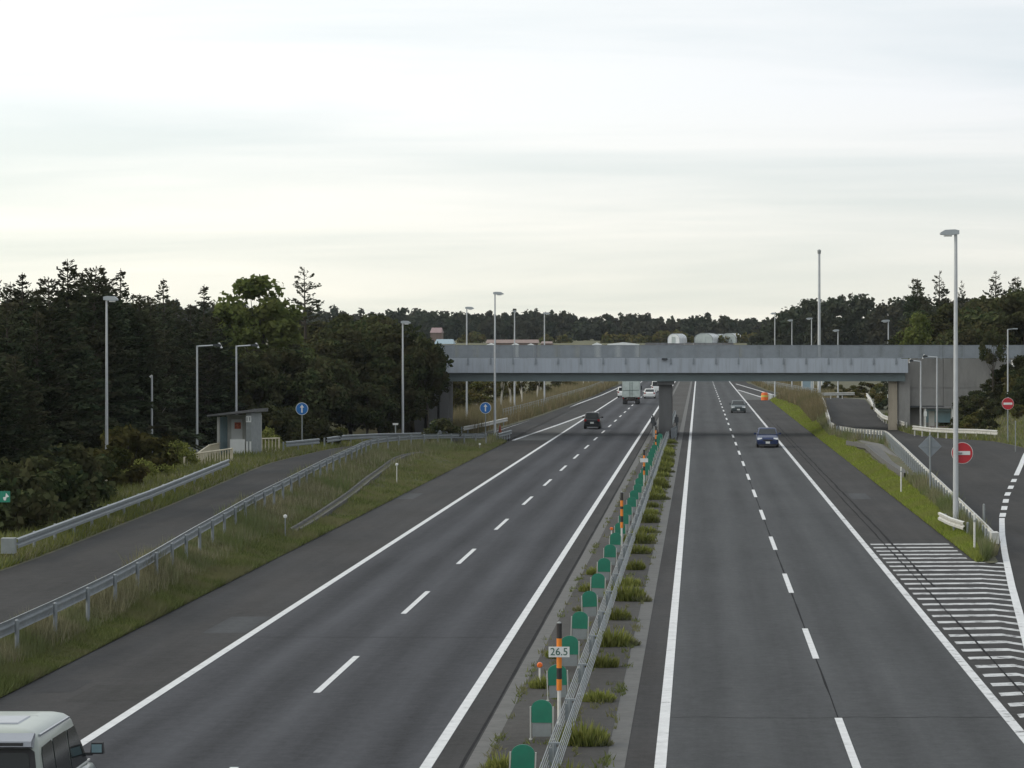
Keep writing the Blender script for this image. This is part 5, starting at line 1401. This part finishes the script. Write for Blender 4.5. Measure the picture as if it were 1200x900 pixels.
def right_bank(smin, smax, y0=109, y1=428, pw=1.0):
    def f(g, n):
        Y = y_pdf(g, n, y0, y1); s = smin + (smax - smin) * g.random(n) ** pw
        w = np.where(Y < 113, 1.2 * (Y - 107) / 6, rgx(Y) - 10.0)
        X = 10.0 + w * s
        Z = .02 + (rgz_(Y) - .02) * s ** 1.3 + .48 * s * (1 - s) * (Y > 113)
        pat = np.sin(X * 2.1 + Y * .33) + np.sin(Y * .71 - X * 1.3)
        keep = ~((np.abs(X - np.interp(Y, [168, 180, 195, 210, 226], [12.0, 11.9, 11.95, 12.15, 11.6])) < .75) & (Y > 164) & (Y < 228))
        return np.stack([X, Y, Z], 1)[keep], (1 + .25 * pat).clip(.4, 1.7)[keep]
    return f
grass('short_grass', 110000, right_bank(-.05, .75), (.06, .22), .013, 'grass_vivid', 'bright short grass on the right bank beside the hard shoulder', seed=12)
grass('dry_grass', 30000, right_bank(.55, 1.0), (.15, .7), .011, 'grass_dry', 'tall dry grass along the white guardrail on the right bank', lean=.2, seed=13)
grass('reeds', 20000, right_bank(.4, 1.0, 290, 420), (.3, 1.2), .012, 'reed', 'tan reeds on the right bank beyond the bridge', lean=.15, seed=14)
def right_verge(g, n):
    Y = y_pdf(g, n, 110, 300); d = g.random(n) ** 1.2 * 6 + .1; X = rlx(Y) + d
    Z = np.array([RGZ(float(a)) * (1 - sm(2, 30, float(c_))) + hill(float(b_), float(a)) for a, b_, c_ in zip(Y, X, d)])
    return np.stack([X, Y, Z], 1), 1 + .3 * np.sin(X + Y * .4)
grass('verge_grass', 36000, right_verge, (.15, .6), .016, 'grass_dry', 'rough dry grass on the verge right of the slip road', seed=15)
grass('verge_weeds', 24000, right_verge, (.15, .5), .016, 'weed', 'green weeds on the verge right of the slip road', seed=16)
def far_left_verge(g, n):
    Y = 262 + g.random(n) * 340; d = g.random(n) * 7 + .4
    return np.stack([llx(Y) - d, Y, np.zeros(n)], 1), 1 + .0 * d
grass('reeds', 42000, far_left_verge, (.5, 1.9), .013, 'reed', 'tan reeds along the merging lane beyond the bridge on the left', lean=.12, seed=17)
def far_right_verge(g, n):
    Y = 420 + g.random(n) * 200; d = g.random(n) * 8 + .4
    return np.stack([rlx(Y) + d, Y, np.full(n, .05)], 1), 1 + .0 * d
grass('reeds', 24000, far_right_verge, (.4, 1.4), .015, 'reed', 'tan reeds along the diverging lane beyond the bridge on the right', lean=.12, seed=18)

# ------------------------------------------------------------------ post-and-wire fences along the lanes beyond the bridge
def post_fence(label, f, y0, y1, step=2.0):
    base = Vector(f(y0)); root = tag(empty('post_fence', base), label, 'fence')
    me = MB().tube((0, 0, 0), (0, 0, 1.5), .05, n=6).mesh('post', 'grey_panel')
    for y in np.arange(y0, y1, step):
        o = link('post', me, root); o.location = Vector(f(y)) - base
    for zz in (.4, .8, 1.2, 1.45):
        pts = [Vector(f(y)) - base + Vector((0, 0, zz)) for y in np.linspace(y0, y1, 16)]
        MB().path(pts, .02, 4).build('wire', 'grey_panel', root)
post_fence('grey post fence along the merging lane on the left beyond the bridge', lambda y: (LLX(y) - 1.3, y, 0.0), 300, 560, 3.0)
post_fence('grey post fence along the diverging lane on the right beyond the bridge', lambda y: (RLX(y) + 1.0, y, 0.1), 430, 600, 3.0)

# ------------------------------------------------------------------ far country: woods, houses, greenhouses
def far_wood(name, label, spots, seed, leaf=.55, per=260, m='leaves_far', lobes=9):
    g = np.random.default_rng(seed); C, A, B = [], [], []
    for x, y, z, h, r in spots:
        for k in range(lobes):
            u = unit(g.normal(0, 1, (1, 3)))[0]
            c = np.array([x + u[0] * r * .75, y + u[1] * r * .75, z + h * (.55 + .3 * u[2])])
            n = per // lobes; d = unit(g.normal(0, 1, (n, 3)))
            lr = r * g.uniform(.35, .6)
            P = c + d * (lr * g.uniform(.4, 1.05, n))[:, None]
            nn = unit(d * .8 + g.normal(0, .6, (n, 3)) + np.array([0, 0, .3])); a = unit(np.cross(nn, g.normal(0, 1, (n, 3)))); b_ = np.cross(nn, a)
            ll = leaf * g.uniform(.6, 1.4, n)
            C.append(P); A.append(a * ll[:, None]); B.append(b_ * (ll * .7)[:, None])
        n = per // 5
        P = np.stack([x + g.normal(0, r * .45, n), y + g.normal(0, r * .45, n), z + h * .45 * g.random(n)], 1)
        a = unit(g.normal(0, 1, (n, 3))); b_ = unit(np.cross(a, g.normal(0, 1, (n, 3))))
        C.append(P); A.append(a * leaf * 1.3); B.append(b_ * leaf * 1.1)
    V = quads_from(np.concatenate(C), np.concatenate(A), np.concatenate(B))
    return stuff(link(name, np_mesh(name, V, 4, m)), label, 'woods')
fw = random.Random(31)
def top_profile(px):
    return float(np.interp(px, [-300, 200, 330, 400, 480, 560, 640, 665, 690, 740, 790, 850, 900, 960, 1300], [350, 352, 360, 362, 361, 364, 362, 368, 371, 365, 371, 368, 372, 374, 372]))
spots = []
for row, (Y0, n) in enumerate(((1120, 150), (1060, 130), (1010, 110))):
    for k in range(n):
        px = -260 + 1600 * (k + fw.uniform(-.4, .4)) / n
        Y = Y0 + fw.uniform(-25, 25); x = (px - VX) * Y / F; z = gz(Y)
        yt = top_profile(px) + fw.uniform(-1, 7) + (2 - row) * 0 + row * 4
        h = max(5.0, h_top(yt, Y) - z); spots.append((x, Y, z, h * 1.12, fw.uniform(2.2, 3.8)))
far_wood('distant_woods', 'long dark belt of woods on the horizon behind the bridge', spots, 5)
spots = []
for k in range(120):
    px = 885 + 330 * (k + fw.uniform(-.5, .5)) / 120
    row = k % 3; Y = 640 + row * 40 + fw.uniform(-12, 12); x = (px - VX) * Y / F
    yt = float(np.interp(px, [880, 900, 920, 940, 965, 1000, 1040, 1220], [390, 381, 363, 349, 343, 344, 346, 347])) + fw.uniform(-1, 8)
    h = h_top(yt, Y); spots.append((x, Y, gz(Y), max(4, h * 1.1 - gz(Y)), fw.uniform(2.0, 3.6)))
far_wood('hillside_woods', 'dark rounded mass of woods behind the right half of the bridge', spots, 6, leaf=.36, per=420)
# yellowish scrub in front of the belt
spots = []
for px, py, w in [(740, 397, 2.5), (752, 398, 2.5), (778, 392, 2.8), (788, 391, 3.2), (800, 394, 2.6), (715, 396, 2.4), (725, 396, 2.2), (835, 398, 2.5), (850, 399, 2.4), (815, 399, 2.2), (870, 396, 2.5), (768, 397, 2.2), (880, 394, 2.6), (660, 399, 2.4), (640, 400, 2.4), (545, 398, 2.6), (555, 394, 3.0)]:
    Y = 890; x = (px - VX) * Y / F; z = gz(Y) - .5; spots.append((x, Y, z, max(2, h_top(py - 3, Y) - z), w))
far_wood('distant_scrub', 'yellow-brown scrub in front of the distant woods beside the greenhouses', spots, 7, leaf=.4, per=260, m='leaves_olive')

def house(name, label, px0, px1, yeave, yridge, Y, wall_m, roof_m, depth=7, hip=.15, ground=None, cat='house'):
    x0, x1 = (px0 - VX) * Y / F, (px1 - VX) * Y / F; zg = gz(Y) - .1 if ground is None else ground
    ze, zr = h_top(yeave, Y), h_top(yridge, Y); w = x1 - x0
    root = tag(empty(name, ((x0 + x1) / 2, Y, zg)), label, cat, 'far houses and sheds above the bridge railing')
    MB().box((0, 0, (ze - zg) / 2), (w * .92, depth * .9, ze - zg)).build('wall', wall_m, root)
    hw, hd = w / 2, depth / 2; e, t = ze - zg, zr - zg
    MB().add([(-hw, -hd, e), (hw, -hd, e), (hw, hd, e), (-hw, hd, e), (-hw * (1 - hip), 0, t), (hw * (1 - hip), 0, t)], [(0, 1, 5, 4), (1, 2, 5), (2, 3, 4, 5), (3, 0, 4), (3, 2, 1, 0)]).build('roof', roof_m, root)
    for k in (-.25, .2):
        MB().box((w * k, -depth * .45 - .03, max(.8, (e) * .6)), (w * .14, .06, .9)).build('window', 'glass', root)
    return root
house('house', 'small house with a pinkish roof above the left end of the bridge', 505, 519, 390, 384, 800, 'house_wall_brown', 'roof_pink')
house('house', 'low house with a pale blue roof above the left end of the bridge', 510, 533, 403, 397.5, 740, 'house_wall', 'roof_blue')
house('house', 'long low brown-roofed house behind the tallest left lamp', 570, 632, 402, 398, 760, 'house_wall_brown', 'roof_brown', hip=.03)
house('house', 'tiny brown-roofed house right of the long brown-roofed one', 634, 648, 402.5, 400, 790, 'house_wall_brown', 'roof_brown')
def shed(label, px0, px1, ytop, Y, m, depth=3):
    x0, x1 = (px0 - VX) * Y / F, (px1 - VX) * Y / F; zg = gz(Y) - .1; h = h_top(ytop, Y) - zg; w = x1 - x0
    root = tag(empty('shed', ((x0 + x1) / 2, Y, zg)), label, 'shed', 'far houses and sheds above the bridge railing')
    MB().box((0, 0, h * .45), (w * .98, depth * .95, h * .9)).build('wall', m, root)
    MB().prism([(-w / 2, h * .9), (w / 2, h * .9), (w / 2, h * .94), (0, h), (-w / 2, h * .94)], -depth / 2, depth / 2).build('roof', m, root)
shed('long flat white shed above the middle of the bridge railing', 712, 749, 401, 700, 'film')
shed('short white shed left of the long flat white shed', 694, 705, 401.5, 700, 'film')
shed('white gabled shed in front of the long brown-roofed house', 571, 580, 402, 735, 'film')
shed('white gabled shed right beside the third lamp behind the bridge', 600, 608, 402, 735, 'film')
shed('two-part white shed right of the third lamp behind the bridge', 618, 626, 402.5, 735, 'film')
def greenhouse(label, px0, px1, ybase, ytop, Y, m, side):
    x0, x1 = (px0 - VX) * Y / F, (px1 - VX) * Y / F; zg = gz(Y) - .1; w = (x1 - x0) / 2; h = h_top(ytop, Y) - zg; L = 6
    root = tag(empty('greenhouse', ((x0 + x1) / 2, Y + L / 2, zg)), label, 'greenhouse', 'greenhouses at the foot of the distant woods')
    low = h * .45; root.rotation_euler[2] = -.35
    arc = [(-w, 0), (-w, low)] + [(w * math.cos(a), low + (h - low) * math.sin(a)) for a in np.linspace(math.pi, 0, 13)] + [(w, low), (w, 0)]
    sk = MB(); sk.rows([[(x, y, z) for x, z in arc] for y in np.linspace(-L / 2, L / 2, 6)]); sk.build('skin', 'film', root, fix=False)
    MB().prism([(x * .97, z * .97) for x, z in arc], -L / 2 + .02, -L / 2 + .12).build('end_wall', m, root)
    MB().box((0, -L / 2 - .02, 1.0), (1.2, .06, 2.0)).build('door', 'film_dull', root)
    for y in np.linspace(-L / 2, L / 2, 6):
        MB().path([(x * 1.005, y, z * 1.005 + .01) for x, z in arc], .05, 4).build('hoop', 'galvanised', root)
greenhouse('small leftmost white greenhouse below the distant woods', 786, 801, 396, 391, 880, 'film', 1)
greenhouse('largest white greenhouse below the distant woods', 817, 840, 396, 390.5, 885, 'film_dull', 1)
greenhouse('narrow white greenhouse tucked between the two larger ones', 836, 850, 396, 391.5, 895, 'film_dull', 1)
greenhouse('rightmost dull greenhouse below the distant woods', 848, 867, 398, 390.5, 888, 'film_dull', 1)
# white panel boards seen under the bridge on the right
for lab, px0, px1, Y in (('pale panel board on two posts under the right half of the bridge', 940, 953, 470), ('smaller pale panel board right of the larger one under the bridge', 963, 971, 480)):
    x0, x1 = (px0 - VX) * Y / F, (px1 - VX) * Y / F
    root = tag(empty('panel_board', ((x0 + x1) / 2, Y, .2)), lab, 'board')
    h = h_top(446, Y) - .2
    MB().box((0, 0, h * .62), (x1 - x0, .06, h * .75)).build('panel', 'roof_blue' if px0 < 950 else 'film_dull', root)
    for s in (-1, 1): MB().tube((s * (x1 - x0) / 2, 0, -.2), (s * (x1 - x0) / 2, 0, h + .1), .1, n=8).build('post', 'white_plastic', root)

# ------------------------------------------------------------------ the air between here and the far woods
hz = MB(); hz.box((0, 1050, 14.5), (1700, 2300, 31.6))
ho = hz.build('haze', None)
hm = bpy.data.materials.new('haze_air'); hm.use_nodes = True
hn, hl = hm.node_tree.nodes, hm.node_tree.links
hn.clear()
hout = hn.new("ShaderNodeOutputMaterial"); hv = hn.new("ShaderNodeVolumePrincipled")
hv.inputs['Color'].default_value = (0.80, 0.88, 0.95, 1)
hv.inputs['Density'].default_value = 0.00005
hl.new(hv.outputs[0], hout.inputs['Volume'])
ho.data.materials.append(hm)
ho['kind'] = 'stuff'; ho['label'] = 'thin bluish evening haze softening the distant woods'; ho['category'] = 'haze'
